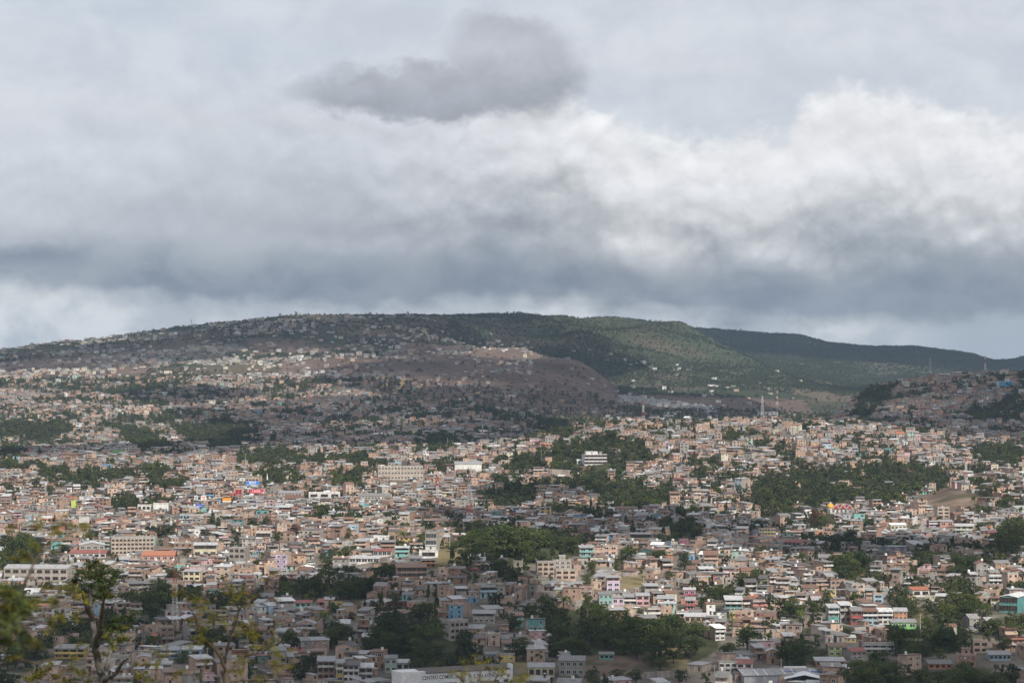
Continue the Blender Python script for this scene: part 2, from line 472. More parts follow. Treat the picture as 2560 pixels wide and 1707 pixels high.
P_x, P_y = project(XX, np.maximum(YY, 1), ZZ)
jx = P_x + (fbm(XX, YY, 60, 3, 3) - .5) * 60 * np.clip(2000 / np.maximum(YY, 500), .4, 1)
jy = P_y + (fbm(XX, YY, 60, 3, 4) - .5) * 26 * np.clip(2000 / np.maximum(YY, 500), .5, 1)
c_city, c_dry, c_wood = np.array((.165, .145, .122)), np.array((.19, .155, .085)), np.array((.050, .055, .028))
c_brown, c_scrub, c_green, c_rock = np.array((.135, .098, .080)), np.array((.118, .096, .068)), np.array((.050, .060, .034)), np.array((.30, .225, .17))
nz = fbm(XX, YY, 190, 5, 40)[..., None]
n2 = fbm(XX, YY, 45, 3, 60)[..., None]
colr = np.broadcast_to(c_city, XX.shape + (3,)).copy() * (.75 + .5 * n2)
hillcol = c_scrub * (1 - np.clip((nz - .40) * 5, 0, 1)) + c_green * .85 * np.clip((nz - .40) * 5, 0, 1)
greencol = c_green * (.8 + .5 * n2) * (1 - np.clip((nz - .56) * 5, 0, .7)) + c_scrub * .9 * np.clip((nz - .56) * 5, 0, .7)
colr = np.where((YY > 4700)[..., None], hillcol, colr)
gv = np.clip((PX - 1120 - (nz[..., 0] - .5) * 250) / 80, 0, 1) * np.clip((YY - 5750) / 100, 0, 1)
colr = colr * (1 - gv[..., None]) + greencol * gv[..., None]
for pl in BROWN:
    m = inside(pl, jx, jy) & (YY > 4000) & (YY < 5900)
    colr[m] = (c_brown * (1.15 - .75 * np.clip((nz - .5) * 2, -.4, .6)))[m]
m = inside([(1395, 866), (1466, 872), (1530, 975), (1500, 990), (1455, 930), (1400, 900)], jx, jy) & (YY > 5000) & (YY < 5900)
colr[m] = (c_brown * (.75 + .9 * n2))[m]
for pl in FOREST:
    m = inside(pl, jx, jy) & (YY > 1000) & (YY < 4900)
    colr[m] = (c_wood * (.8 + .5 * n2))[m]
for k, pl in enumerate(BARE):
    m = inside(pl, jx, jy) & (YY > 1000) & (YY < 2600)
    colr[m] = ((c_rock * 1.15 if k in (2,) else (c_rock * .55 if k in (5, 3) else c_dry)) * (.6 + .8 * n2))[m]
colr[YY < 900] = c_dry * .8


# ------------------------------------------------------------------ helpers for meshes, things and materials
def link(o):
    COL.objects.link(o)
    return o


def mesh_np(name, V, faces_n, loops, cols=None, mat=None, mats=None, mat_idx=None, smooth=False):
    """mesh from arrays; faces_n: number of corners of each face, loops: flat vertex indices, cols: per-face colours"""
    me = bpy.data.meshes.new(name)
    V = np.ascontiguousarray(V, np.float32)
    loops = np.ascontiguousarray(loops, np.int32).ravel()
    faces_n = np.ascontiguousarray(faces_n, np.int32)
    me.vertices.add(len(V))
    me.vertices.foreach_set('co', V.ravel())
    me.loops.add(len(loops))
    me.loops.foreach_set('vertex_index', loops)
    me.polygons.add(len(faces_n))
    st = np.zeros(len(faces_n), np.int32)
    st[1:] = np.cumsum(faces_n)[:-1]
    me.polygons.foreach_set('loop_start', st)
    if mat_idx is not None:
        me.polygons.foreach_set('material_index', np.ascontiguousarray(mat_idx, np.int32))
    me.polygons.foreach_set('use_smooth', np.full(len(faces_n), bool(smooth)))
    if cols is not None:
        at = me.attributes.new('Col', 'FLOAT_COLOR', 'FACE')
        c4 = np.ones((len(faces_n), 4), np.float32)
        c4[:, :3] = cols
        at.data.foreach_set('color', c4.ravel())
    for mm in (mats or ([mat] if mat else [])):
        me.materials.append(mm)
    me.update(calc_edges=True)
    return me


def thing(name, label, cat, loc, group=None, yaw=0.0):
    o = bpy.data.objects.new(name, None)
    o.empty_display_size = 0.5
    o.location = loc
    o.rotation_euler = (0, 0, yaw)
    o['label'], o['category'] = label, cat
    if group:
        o['group'] = group
    return link(o)


def part(name, me, parent, label=None):
    o = bpy.data.objects.new(name, me)
    o.parent = parent
    if label:
        o['label'] = label
    return link(o)


def new_mat(name):
    m = bpy.data.materials.new(name)
    m.use_nodes = True
    m.node_tree.nodes.clear()
    g = NT(m.node_tree)
    out = g.n('ShaderNodeOutputMaterial')
    return m, g, out


def bsdf(g, out, color, rough=.9, spec=.2, metal=0.0):
    b = g.n('ShaderNodeBsdfPrincipled')
    g.set(b.inputs['Base Color'], (*color, 1.0) if isinstance(color, tuple) else color)
    g.set(b.inputs['Roughness'], rough)
    g.set(b.inputs['Specular IOR Level'], spec)
    g.set(b.inputs['Metallic'], metal)
    g.t.links.new(b.outputs[0], out.inputs[0])
    return b


def attr(g, name='Col'):
    return g.n('ShaderNodeAttribute', attribute_type='GEOMETRY', attribute_name=name).outputs['Color']


def pos(g):
    return g.n('ShaderNodeNewGeometry').outputs['Position']


def make_materials():
    M = {}
    # walls: paint, brick or block with stains and patches
    m, g, out = new_mat('wall_finish')
    p = pos(g)
    mp = g.n('ShaderNodeMapping')
    g.set(mp.inputs[0], p)
    mp.inputs['Scale'].default_value = (1, 1, .25)
    streak = g.noise(mp.outputs[0], .9, 4, .6)
    patch = g.noise(p, .35, 3, .6)
    v = g.m('ADD', g.m('MULTIPLY', g.step(streak, .3, .72), .36), g.m('MULTIPLY', g.step(patch, .25, .7), .22))
    v = g.m('ADD', v, .58)
    c = g.mix(1.0, attr(g), g.comb(v, v, v), 'MULTIPLY')
    c = g.mix(g.m('MULTIPLY', g.step(g.noise(p, .8, 5, .65), .54, .72), .55), c, (.21, .19, .17))
    bsdf(g, out, c, .92, .15)
    M['wall'] = m
    # corrugated tin, zinc and fibre cement: streaked and spotted with rust
    m, g, out = new_mat('tin_roof')
    p = pos(g)
    mp = g.n('ShaderNodeMapping')
    g.set(mp.inputs[0], p)
    mp.inputs['Scale'].default_value = (1.0, .3, .3)
    s = g.noise(mp.outputs[0], 1.6, 4, .6)
    v = g.m('MULTIPLY_ADD', g.step(s, .25, .75), .45, .70)
    c = g.mix(1.0, attr(g), g.comb(v, v, v), 'MULTIPLY')
    c = g.mix(g.m('MULTIPLY', g.step(g.noise(p, .5, 5, .7), .52, .68), .7), c, (.17, .10, .07))
    bsdf(g, out, c, .55, .35, .0)
    M['roof'] = m
    m, g, out = new_mat('white_limewash')
    v = g.m('MULTIPLY_ADD', g.step(g.noise(pos(g), .5, 5, .65), .35, .7), .22, .80)
    bsdf(g, out, g.mix(1.0, attr(g), g.comb(v, v, v), 'MULTIPLY'), .9, .15)
    M['white'] = m
    m, g, out = new_mat('window_glass')
    c = g.mix(g.step(g.noise(pos(g), .6, 2, .5), .4, .6), (.022, .025, .028), (.055, .055, .055))
    bsdf(g, out, c, .25, .5)
    M['glass'] = m
    m, g, out = new_mat('painted_metal')
    c = attr(g)
    v = g.m('MULTIPLY_ADD', g.noise(pos(g), 1.2, 3, .6), .5, .7)
    c = g.mix(1.0, c, g.comb(v, v, v), 'MULTIPLY')
    bsdf(g, out, c, .5, .4)
    M['metal'] = m
    # leaves: tint differs from tree to tree and from clump to clump
    def leaves(name, dark, light, var=.35):
        m, g, out = new_mat(name)
        oi = g.n('ShaderNodeObjectInfo')
        f = g.m('ADD', g.m('MULTIPLY', oi.outputs['Random'], .80), g.m('MULTIPLY', g.step(g.noise(pos(g), .30, 4, .65), .3, .7), .35), clamp=True)
        c = g.mix(f, dark, light)
        c = g.mix(1.0, c, attr(g), 'MULTIPLY')
        b = bsdf(g, out, c, .75, .12)
        tr = g.n('ShaderNodeBsdfTranslucent')
        g.set(tr.inputs[0], c)
        mx = g.n('ShaderNodeMixShader')
        mx.inputs[0].default_value = .22
        g.t.links.new(b.outputs[0], mx.inputs[1])
        g.t.links.new(tr.outputs[0], mx.inputs[2])
        g.t.links.new(mx.outputs[0], out.inputs[0])
        return m
    M['leaf'] = leaves('green_leaves', (.036, .055, .022), (.100, .125, .042))
    M['leaf_bright'] = leaves('light_green_leaves', (.055, .075, .022), (.12, .14, .042))
    M['leaf_dry'] = leaves('reddish_leaves', (.085, .045, .028), (.13, .075, .035))
    M['leaf_yellow'] = leaves('yellow_green_leaves', (.085, .08, .012), (.17, .155, .018))
    M['leaf_far'] = leaves('far_leaves', (.036, .050, .026), (.085, .098, .044))
    m, g, out = new_mat('bark')
    c = g.mix(g.noise(pos(g), 3.0, 5, .6), (.045, .036, .028), (.125, .105, .085))
    bsdf(g, out, c, .95, .1)
    M['bark'] = m
    m, g, out = new_mat('grey_bark')
    c = g.mix(g.step(g.noise(pos(g), 5.0, 5, .6), .3, .7), (.05, .048, .045), (.15, .142, .13))
    bsdf(g, out, c, .95, .1)
    M['bark_grey'] = m
    m, g, out = new_mat('soil_and_scrub')
    p = pos(g)
    a = g.noise(p, .05, 6, .62)
    b_ = g.noise(p, .5, 4, .6)
    v = g.m('ADD', .55, g.m('ADD', g.m('MULTIPLY', g.step(a, .3, .7), .5), g.m('MULTIPLY', b_, .4)))
    c = g.mix(1.0, attr(g), g.comb(v, v, v), 'MULTIPLY')
    bsdf(g, out, c, .97, .05)
    M['ground'] = m
    m, g, out = new_mat('asphalt_and_dirt')
    v = g.m('MULTIPLY_ADD', g.noise(pos(g), .2, 4, .6), .7, .65)
    bsdf(g, out, g.mix(1.0, attr(g), g.comb(v, v, v), 'MULTIPLY'), .95, .1)
    M['road'] = m
    m, g, out = new_mat('cloud_vapour')
    tr = g.n('ShaderNodeBsdfTransparent')
    df = g.n('ShaderNodeBsdfDiffuse')
    df.inputs[0].default_value = (.9, .9, .92, 1)
    mx = g.n('ShaderNodeMixShader')
    g.set(mx.inputs[0], g.m('MULTIPLY', g.step(g.noise(pos(g), .0035, 6, .6), .33, .56), .88))
    g.t.links.new(tr.outputs[0], mx.inputs[1])
    g.t.links.new(df.outputs[0], mx.inputs[2])
    g.t.links.new(mx.outputs[0], out.inputs[0])
    M['cloud'] = m
    m, g, out = new_mat('haze_air')
    pv = g.n('ShaderNodeVolumePrincipled')
    pv.inputs['Color'].default_value = (.55, .74, 1.0, 1)
    pv.inputs['Density'].default_value = HAZE_DENSITY
    pv.inputs['Anisotropy'].default_value = .1
    g.t.links.new(pv.outputs[0], out.inputs[1])
    M['haze'] = m
    return M


M = make_materials()

def veg(X, Y):
    """how green a spot is: small irregular groves, gullies and back gardens"""
    return .60 * fbm(X, Y * .8, 36, 3, 201) + .30 * fbm(X, Y, 13, 2, 202) + .14 * fbm(X, Y, 260, 2, 203)


def veg_cut(X, Y):
    """above this the spot is green"""
    px = W / 2 + F * X / Y
    share = np.where(Y < 1560, .15, np.where(Y < 2400, .22, np.where(Y < 3300, .26, .30)))
    share = np.where((px > 1250) & (px < 2560) & (Y > 1900) & (Y < 2900), .33, share)       # the green middle hill
    share = np.where((px > 2075) & (Y > 3050) & (Y < 3950), .24, share)
    share = np.where((px < 1000) & (Y > 1600) & (Y < 2700), .13, share)                      # the built-up flat
    return np.interp(1 - share, VEG_Q, VEG_V)


_sx, _sy = np.random.default_rng(1).uniform(-900, 900, 30000), np.random.default_rng(2).uniform(1000, 4900, 30000)
VEG_Q = np.linspace(0, 1, 101)
VEG_V = np.quantile(veg(_sx, _sy), VEG_Q)


# ------------------------------------------------------------------ ground sheet, roads, clouds, haze
nr, nc = XX.shape
ii = np.arange(nr * nc).reshape(nr, nc)
quads = np.stack([ii[:-1, :-1], ii[:-1, 1:], ii[1:, 1:], ii[1:, :-1]], -1).reshape(-1, 4)
gr = veg(XX, np.maximum(YY, 1000)) > veg_cut(XX, np.maximum(YY, 1000))
gm = (gr & (YY > 1000) & (YY < 4950))[..., None]
colr = np.where(gm, colr * .35 + np.array((.055, .058, .03)) * .65, colr)
fc = colr[:-1, :-1].reshape(-1, 3)
me = mesh_np('ground', np.stack([XX, YY, ZZ], -1).reshape(-1, 3), np.full(len(quads), 4), quads, None, M['ground'], smooth=True)
at = me.attributes.new('Col', 'FLOAT_COLOR', 'POINT')
c4 = np.ones((nr * nc, 4), np.float32)
c4[:, :3] = colr.reshape(-1, 3)
at.data.foreach_set('color', c4.ravel())
o = link(bpy.data.objects.new('ground', me))
o['kind'] = 'structure'


def strip(name, pts, width, col, lift=.35, ymin=965):
    P = []
    for (x0, y0), (x1, y1) in zip(pts[:-1], pts[1:]):
        for q in np.linspace(0, 1, 9)[:-1]:
            x, y = x0 + (x1 - x0) * q, y0 + (y1 - y0) * q
            P.append(pix_point(x, y, depth_at(x, y, ymin)))
    x, y = pts[-1]
    P.append(pix_point(x, y, depth_at(x, y, ymin)))
    P = np.array(P)
    d = np.gradient(P[:, :2], axis=0)
    d /= np.linalg.norm(d, axis=1, keepdims=True) + 1e-9
    nrm = np.stack([-d[:, 1], d[:, 0]], 1)
    V = []
    for sgn in (-1, -.33, .33, 1):
        q = P[:, :2] + nrm * width / 2 * sgn
        V.append(np.column_stack([q, ground(q[:, 0], q[:, 1]) + lift]))
    n = len(P)
    V = np.concatenate(V)
    q = np.concatenate([np.stack([np.arange(n - 1) + k * n, np.arange(1, n) + k * n, np.arange(1, n) + (k + 1) * n, np.arange(n - 1) + (k + 1) * n], 1) for k in range(3)])
    me = mesh_np(name, V, np.full(len(q), 4), q, np.tile(col, (len(q), 1)), M['road'])
    o = link(bpy.data.objects.new(name, me))
    o['kind'] = 'structure'
    return o


for pl in TRACKS:
    strip('dirt_road', pl, 9, (.42, .30, .17), .6, 4300)
for pts, w_, c_ in LANES:
    strip('lane', pts, w_, c_, .45, 965)
strip('highway', [(1545, 1033), (1650, 1038), (1750, 1046), (1850, 1052), (1960, 1055)], 22, (.30, .30, .31), 1.0, 4100)


def blob_mesh(seed, nu=30, nv=16, rough=.35):
    r = np.random.default_rng(seed)
    th = np.linspace(0, 2 * np.pi, nu, endpoint=False)
    ph = np.linspace(-np.pi / 2, np.pi / 2, nv)
    T, P = np.meshgrid(th, ph)
    d = np.stack([np.cos(P) * np.cos(T), np.cos(P) * np.sin(T), np.sin(P)], -1)
    rad = np.ones_like(T)
    for k in range(14):
        a = r.normal(size=3)
        a /= np.linalg.norm(a)
        rad += rough * .5 * np.maximum(0, (d @ a) - .45) * r.uniform(.2, 1.6)
        rad -= rough * .3 * np.maximum(0, (d @ -a) - .6) * r.uniform(.2, 1.2)
    V = (d * rad[..., None]).reshape(-1, 3)
    i = np.arange(nu * nv).reshape(nv, nu)
    q = np.stack([i[:-1], np.roll(i, -1, 1)[:-1], np.roll(i, -1, 1)[1:], i[1:]], -1).reshape(-1, 4)
    return V, q


# clouds overhead: they shade parts of the town.  (shade centre in the photo, half width in photo px, half depth in metres, distance limit)
SHADES = [
    (280, 1640, 620, 130, 965), (700, 1560, 420, 110, 965), (1050, 1600, 430, 150, 965), (1330, 1660, 380, 110, 965), (420, 1500, 300, 60, 965),
    (1080, 1455, 240, 60, 965), (2250, 1690, 420, 60, 965),
    (1400, 1310, 330, 90, 1500), (1650, 1330, 260, 80, 1500), (2050, 1370, 260, 55, 1500), (2330, 1375, 200, 50, 1500),
    (1000, 1085, 420, 420, 2800), (620, 1120, 300, 160, 2800), (200, 1135, 330, 200, 2800), (1250, 1060, 180, 350, 3000), (1330, 1240, 120, 60, 1800),
    (2330, 1000, 330, 520, 3000), (2560, 1040, 250, 300, 3000),
    (1480, 930, 170, 260, 5200), (1250, 960, 420, 560, 4600), (1500, 1020, 420, 350, 4200), (120, 890, 420, 420, 5000), (1150, 800, 260, 500, 6000), (1350, 870, 260, 350, 5900),
    (300, 860, 320, 300, 6000), (700, 800, 420, 300, 6200), (900, 860, 260, 300, 5500), (1900, 840, 420, 600, 9000), (2400, 880, 400, 600, 9000), (2100, 870, 700, 700, 8900), (1700, 1020, 300, 260, 4500), (500, 990, 160, 160, 4200), (850, 1030, 420, 300, 3400),
]
Vs, Qs, base = [], [], 0
CLOUD_Z = 1750.0
for k, (x, y, rx, ry, ymin) in enumerate(SHADES):
    Y = depth_at(x, y, ymin)
    P = pix_point(x, y, Y)
    P[2] = float(ground(P[0], P[1]))
    cz = CLOUD_Z
    while True:                                          # high enough to stay above the picture
        C = P + SUN_DIR * ((cz - P[2]) / SUN_DIR[2])
        if C[1] + ry * 1.3 < 300 or (cz - CZ - 45 - .12 * ry) / (C[1] + ry * 1.3) > .235 or cz > 6000:
            break
        cz += 100
    V, q = blob_mesh(k)
    V = V * np.array([rx / F * Y, ry, 45 + .12 * ry]) + C
    Vs.append(V)
    Qs.append(q + base)
    base += len(V)
q = np.concatenate(Qs)
o = link(bpy.data.objects.new('clouds', mesh_np('clouds', np.concatenate(Vs), np.full(len(q), 4), q, None, M['cloud'], smooth=True)))
o['kind'] = 'stuff'
o['label'] = 'grey clouds drifting high above the town and casting patches of shade'

hv = np.array([(a, b, c) for a in (-14500, 14500) for b in (-900, 14500) for c in (float(ZZ.min()) - 1.0, max(float(ZZ.max()), CZ) + 45)], float)
hq = np.array([(0, 1, 3, 2), (4, 6, 7, 5), (0, 4, 5, 1), (2, 3, 7, 6), (0, 2, 6, 4), (1, 5, 7, 3)])
o = link(bpy.data.objects.new('haze', mesh_np('haze', hv, np.full(6, 4), hq, None, M['haze'])))
o['kind'] = 'stuff'
o['label'] = 'thin bluish haze hanging over the valley and hills'

# ------------------------------------------------------------------ houses: every house is a list of slabs in its own frame
# slab: (part, material, colour, cx, cy, hx, hy, bottom a, bottom b, top a, top b, quarter turns, face only)
MATS = ['wall', 'roof', 'glass', 'metal']
COLORS = {
    'brick': (.48, .31, .22), 'brick2': (.55, .385, .285), 'brick3': (.34, .21, .15), 'block': (.35, .32, .28), 'block2': (.41, .37, .315), 'white': (.70, .69, .66),
    'cream': (.66, .59, .38), 'turquoise': (.17, .50, .47), 'teal': (.09, .33, .32), 'blue': (.12, .36, .56), 'skyblue': (.33, .52, .64), 'pink': (.66, .38, .40), 'magenta': (.55, .07, .20), 'lilac': (.58, .43, .62),
    'mint': (.38, .56, .44), 'green': (.16, .52, .11), 'lime': (.50, .62, .17), 'yellow': (.66, .47, .10), 'orange': (.62, .24, .09), 'coral': (.66, .24, .17), 'peach': (.66, .40, .27), 'red': (.42, .07, .06), 'beige': (.50, .40, .31), 'deepblue': (.05, .15, .42),
}
WORDS = {'brick': 'bare brick', 'brick2': 'pale brick', 'brick3': 'dark brick', 'block': 'grey block', 'block2': 'light grey', 'white': 'white', 'cream': 'cream', 'turquoise': 'turquoise', 'teal': 'teal', 'blue': 'blue',
         'skyblue': 'light blue', 'pink': 'pink', 'magenta': 'magenta', 'lilac': 'lilac', 'mint': 'mint green', 'green': 'bright green', 'lime': 'lime', 'yellow': 'yellow', 'orange': 'orange', 'coral': 'coral', 'peach': 'peach', 'red': 'red', 'beige': 'beige', 'deepblue': 'dark blue'}
TIN = {'zinc': (.52, .525, .53), 'grey': (.345, .345, .35), 'dull': (.225, .22, .215), 'rust': (.20, .115, .08), 'redtin': (.27, .085, .07), 'dark': (.11, .10, .10), 'whitetin': (.78, .78, .78), 'tile': (.46, .17, .09)}
TINW = {'zinc': 'pale tin', 'grey': 'grey tin', 'dull': 'dull grey', 'rust': 'rusty', 'redtin': 'red', 'dark': 'dark', 'whitetin': 'white', 'tile': 'orange tiled'}


def house_spec(w, d, h, n, wall, front, roof, tin, rng, lod=0, feats=(), wins=None, base=3.0, frame='white', tilt=None, slope=1, muted=0.0):
    """slabs of one house: w wide, d deep, walls h high in n storeys; its front looks along -Y"""
    S = []
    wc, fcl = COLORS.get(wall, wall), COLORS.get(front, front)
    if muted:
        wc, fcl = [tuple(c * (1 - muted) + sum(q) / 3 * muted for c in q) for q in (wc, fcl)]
    k = rng.uniform(.82, 1.12)
    wc = tuple(min(.85, c * k) for c in wc)
    kt = rng.uniform(.8, 1.12)
    tc = tuple(c * kt for c in TIN[tin])

    def slab(part, mat, col, cx, cy, hx, hy, z0, z1, rot=0, face=0, z0b=None, z1b=None):
        S.append((part, mat, col, cx, cy, hx, hy, z0, z0 if z0b is None else z0b, z1, z1 if z1b is None else z1b, rot, face))
    sh = h / n
    rise = 0.0
    open_top = roof == 'terrace'
    hw = h - sh if open_top else h                        # height of closed walls
    band = (.40, .38, .35)
    if roof == 'shed':
        rise = d * math.tan(tilt if tilt is not None else rng.uniform(.03, .14))
        f, b = (hw, hw + rise) if slope > 0 else (hw + rise, hw)
        slab('wall', 0, wc, 0, 0, w / 2, d / 2, -base, f, z1b=b)
        oh = .6
        e = rise * oh / d
        f2, b2 = (f - e, b + e) if slope > 0 else (f + e, b - e)
        slab('roof', 1, tc, 0, 0, w / 2 + oh * .7, d / 2 + oh, f2 + .04, f2 + .16, z0b=b2 + .04, z1b=b2 + .16)
    elif roof in ('gable', 'gablex'):
        q = 0 if roof == 'gable' else 1                   # gable: ridge across, gablex: ridge towards the viewer
        L, D = (w, d) if q == 0 else (d, w)
        rise = D / 2 * math.tan(tilt if tilt is not None else rng.uniform(.22, .38))
        for sg in (-1, 1):
            cx, cy = (0, sg * D / 4) if q == 0 else (-sg * D / 4, 0)
            a, b = (hw, hw + rise) if sg < 0 else (hw + rise, hw)
            slab('wall', 0, wc, cx, cy, L / 2, D / 4, -base, a, rot=q, z1b=b)
            e = rise * .4 / (D / 2)
            cxo, cyo = (0, sg * (D / 4 + .2)) if q == 0 else (-sg * (D / 4 + .2), 0)
            a, b = (a - e, b) if sg < 0 else (a, b - e)
            slab('roof', 1, tc, cxo, cyo, L / 2 + .35, D / 4 + .2, a + .04, a + .17, rot=q, z0b=b + .04, z1b=b + .17)
    else:
        slab('wall', 0, wc, 0, 0, w / 2, d / 2, -base, hw)
        if roof == 'flat':
            slab('roof', 0, tuple(c * .8 for c in band), 0, 0, w / 2 + .12, d / 2 + .12, hw, hw + .22)
            if lod < 2:
                pc = wc if rng.random() < .7 else band
                ph = rng.uniform(.3, 1.0)
                slab('parapet', 0, pc, 0, -d / 2 + .1, w / 2, .1, hw + .22, hw + .22 + ph)
                slab('parapet', 0, pc, -w / 2 + .1, .1, .1, d / 2 - .1, hw + .22, hw + .22 + ph)
                slab('parapet', 0, pc, w / 2 - .1, .1, .1, d / 2 - .1, hw + .22, hw + .22 + ph)
                if lod == 0 and 'rebar' in feats:
                    for sx in (-1, 1):
                        slab('column_stub*', 0, band, sx * (w / 2 - .17), d / 2 - .17, .17, .17, hw + .22, hw + 1.5)
        else:                                            # open top storey under a tin roof on posts
            slab('terrace_floor', 0, band, 0, 0, w / 2 + .1, d / 2 + .1, hw, hw + .18)
            slab('parapet', 0, fcl, 0, -d / 2 + .08, w / 2, .08, hw + .18, hw + 1.05)
            slab('back_wall', 0, wc, 0, d * .18, w / 2 - .1, d * .3, hw + .18, hw + sh - .15)
            np_ = 2 if w < 7 else 3
            for i in range(np_ if lod < 2 else 2):
                x = -w / 2 + .15 + (w - .3) * i / max(1, (np_ if lod < 2 else 2) - 1)
                slab('post*', 0, band, x, -d / 2 + .12, .11, .11, hw + 1.05, hw + sh - .1)
            rise = d * math.tan(tilt if tilt is not None else rng.uniform(.05, .14))
            slab('roof', 1, tc, 0, 0, w / 2 + .4, d / 2 + .5, hw + sh - .1, hw + sh + .04, z0b=hw + sh - .1 + rise, z1b=hw + sh + .04 + rise)
    # painted front, proud of the wall
    yf = -d / 2
    if fcl != COLORS.get(wall, wall) and roof not in ('gablex',):
        top = hw if not (roof == 'shed' and slope < 0) else hw + rise
        slab('facade', 0, fcl, 0, yf - .05, w / 2 - .003, .047, -base * .6, top - .02)
        yf -= .10
    # concrete bands between storeys and at the corners
    if lod < 2 and ('bands' in feats):
        for s in range(1, int(n) if open_top else int(n) + 1):
            if s * sh < hw - .3:
                slab('beam', 0, band, 0, yf - .03, w / 2 - .005, .028, s * sh - .14, s * sh + .12)
        for sx in (-1, 1):
            slab('column*', 0, band, sx * (w / 2 - .16), yf - .045, .15, .04, -base * .5, hw - .05)
    # openings
    rows = int(round(hw / sh)) if hw > 0 else 0
    nw = wins if wins is not None else max(1, int(w / rng.uniform(2.6, 3.8)))
    if lod == 3:
        nw = min(nw, 2)
    door_at = rng.integers(0, nw)
    wst = (rng.uniform(.38, .95), rng.uniform(.75, 1.4))
    for r in range(max(1, rows)):
        for c in range(nw):
            if lod >= 1 and rng.random() < (.15 if lod < 3 else .35):
                continue
            if lod == 0 and wins is None and rng.random() < .24:
                continue
            cx = -w / 2 + w * (c + .5) / nw + (0 if wins else rng.uniform(-.25, .25))
            z = r * sh
            if r == 0 and c == door_at and lod < 3 and wins is None:
                ww = .5 if 'garage' not in feats else 1.2
                slab('door*', 2 if rng.random() < .6 else 3, (.10, .06, .045), cx, yf - .03, ww, .025, .02, 2.15, face=1 if lod else 0)
                continue
            ww, wh = wst[0] * rng.uniform(.85, 1.15), wst[1] * rng.uniform(.9, 1.1)
            if wins:
                ww, wh = w / nw * .30, sh * .42
            if 'veranda' in feats:
                ww, wh = w / nw * .42, sh * .55
            slab('window*', 2, None if frame is None else frame, cx, yf, ww, .0, z + sh * .36, z + sh * .36 + wh)
    if lod < 2 or (lod == 2 and rng.random() < .4):
        for sd, rot in ((1, 1), (-1, 3)):
            if rng.random() < .55:
                slab('window*', 2, frame, sd * w / 2, rng.uniform(-.25, .25) * d, .5, 0, (rows - 1) * sh + 1.0, (rows - 1) * sh + 2.0, rot=rot)
    # balcony
    if 'balcony' in feats and rows + (1 if open_top else 0) >= 2 and lod < 2:
        z = sh * (rows - 1) if not open_top else hw
        if z > 1:
            slab('balcony', 0, band, 0, yf - .6, w / 2, .55, z - .12, z + .06)
            slab('balcony_rail', 3 if rng.random() < .5 else 0, fcl if rng.random() < .5 else (.62, .61, .59), 0, yf - 1.1, w / 2, .05, z + .06, z + .95)
            slab('balcony_roof', 1, tc, 0, yf - .62, w / 2 + .1, .62, z + sh - .35, z + sh - .25, z0b=z + sh - .15, z1b=z + sh - .05)
    if 'laundry' in feats and lod < 2:
        zl = sh * max(1, rows - 1) + 1.9 if rows > 1 else sh + .2
        for i in range(int(rng.integers(3, 7))):
            cc = [(.68, .68, .66), (.10, .16, .38), (.45, .10, .10), (.12, .12, .13), (.60, .50, .20), (.30, .42, .50)][int(rng.integers(0, 6))]
            xl = rng.uniform(-.42, .42) * w
            slab('laundry*', 0, cc, xl, yf - .25, rng.uniform(.2, .42), .02, zl - rng.uniform(.6, 1.0), zl)
    if 'awning' in feats and lod < 2:
        slab('awning', 1, tc, 0, yf - .8, w / 2 - .1, .78, 2.3, 2.4, z0b=2.65, z1b=2.75)
    if 'tank' in feats and lod < 2:
        tcx, tcy = rng.uniform(-.3, .3) * w, d * .15
        zt = h + (rise * .6 if roof == 'shed' else rise) + .05
        slab('water_tank', 3, (.72, .71, .66) if rng.random() < .6 else (.05, .05, .06), tcx, tcy, .62, .62, zt, zt + 1.35)
    if 'room' in feats and lod < 3 and roof == 'flat':
        rw, rd, rx = w * rng.uniform(.35, .6), d * .5, rng.uniform(-.18, .18) * w
        slab('roof_room', 0, wc, rx, d * .2, rw / 2, rd / 2, hw + .22, hw + 2.6)
        slab('room_roof', 1, tc, rx, d * .2, rw / 2 + .3, rd / 2 + .35, hw + 2.62, hw + 2.74, z0b=hw + 2.95, z1b=hw + 3.07)
        slab('window*', 2, frame, rx, d * .2 - rd / 2, .5, 0, hw + 1.0, hw + 2.0)
    return S


CORN = np.array([(-1, -1), (1, -1), (1, 1), (-1, 1)], float)
QF = np.array([(0, 1, 5, 4), (1, 2, 6, 5), (2, 3, 7, 6), (3, 0, 4, 7), (4, 5, 6, 7), (3, 2, 1, 0)])


def slab_verts(s):
    """8 corners of a slab in the house's frame"""
    part_, mat, col, cx, cy, hx, hy, z0a, z0b, z1a, z1b, rot, face = s
    c, sn = ((1, 0), (0, 1), (-1, 0), (0, -1))[rot]
    V = np.zeros((8, 3))
    for i, (a, b) in enumerate(CORN):
        x, y = a * hx, b * hy
        V[i] = V[i + 4] = (cx + c * x - sn * y, cy + sn * x + c * y, 0)
        V[i, 2] = z0a if b < 0 else z0b
        V[i + 4, 2] = z1a if b < 0 else z1b
    return V


FRAMES = {'white': (.70, .69, .66), 'brown': (.12, .065, .04), 'grey': (.30, .30, .30)}


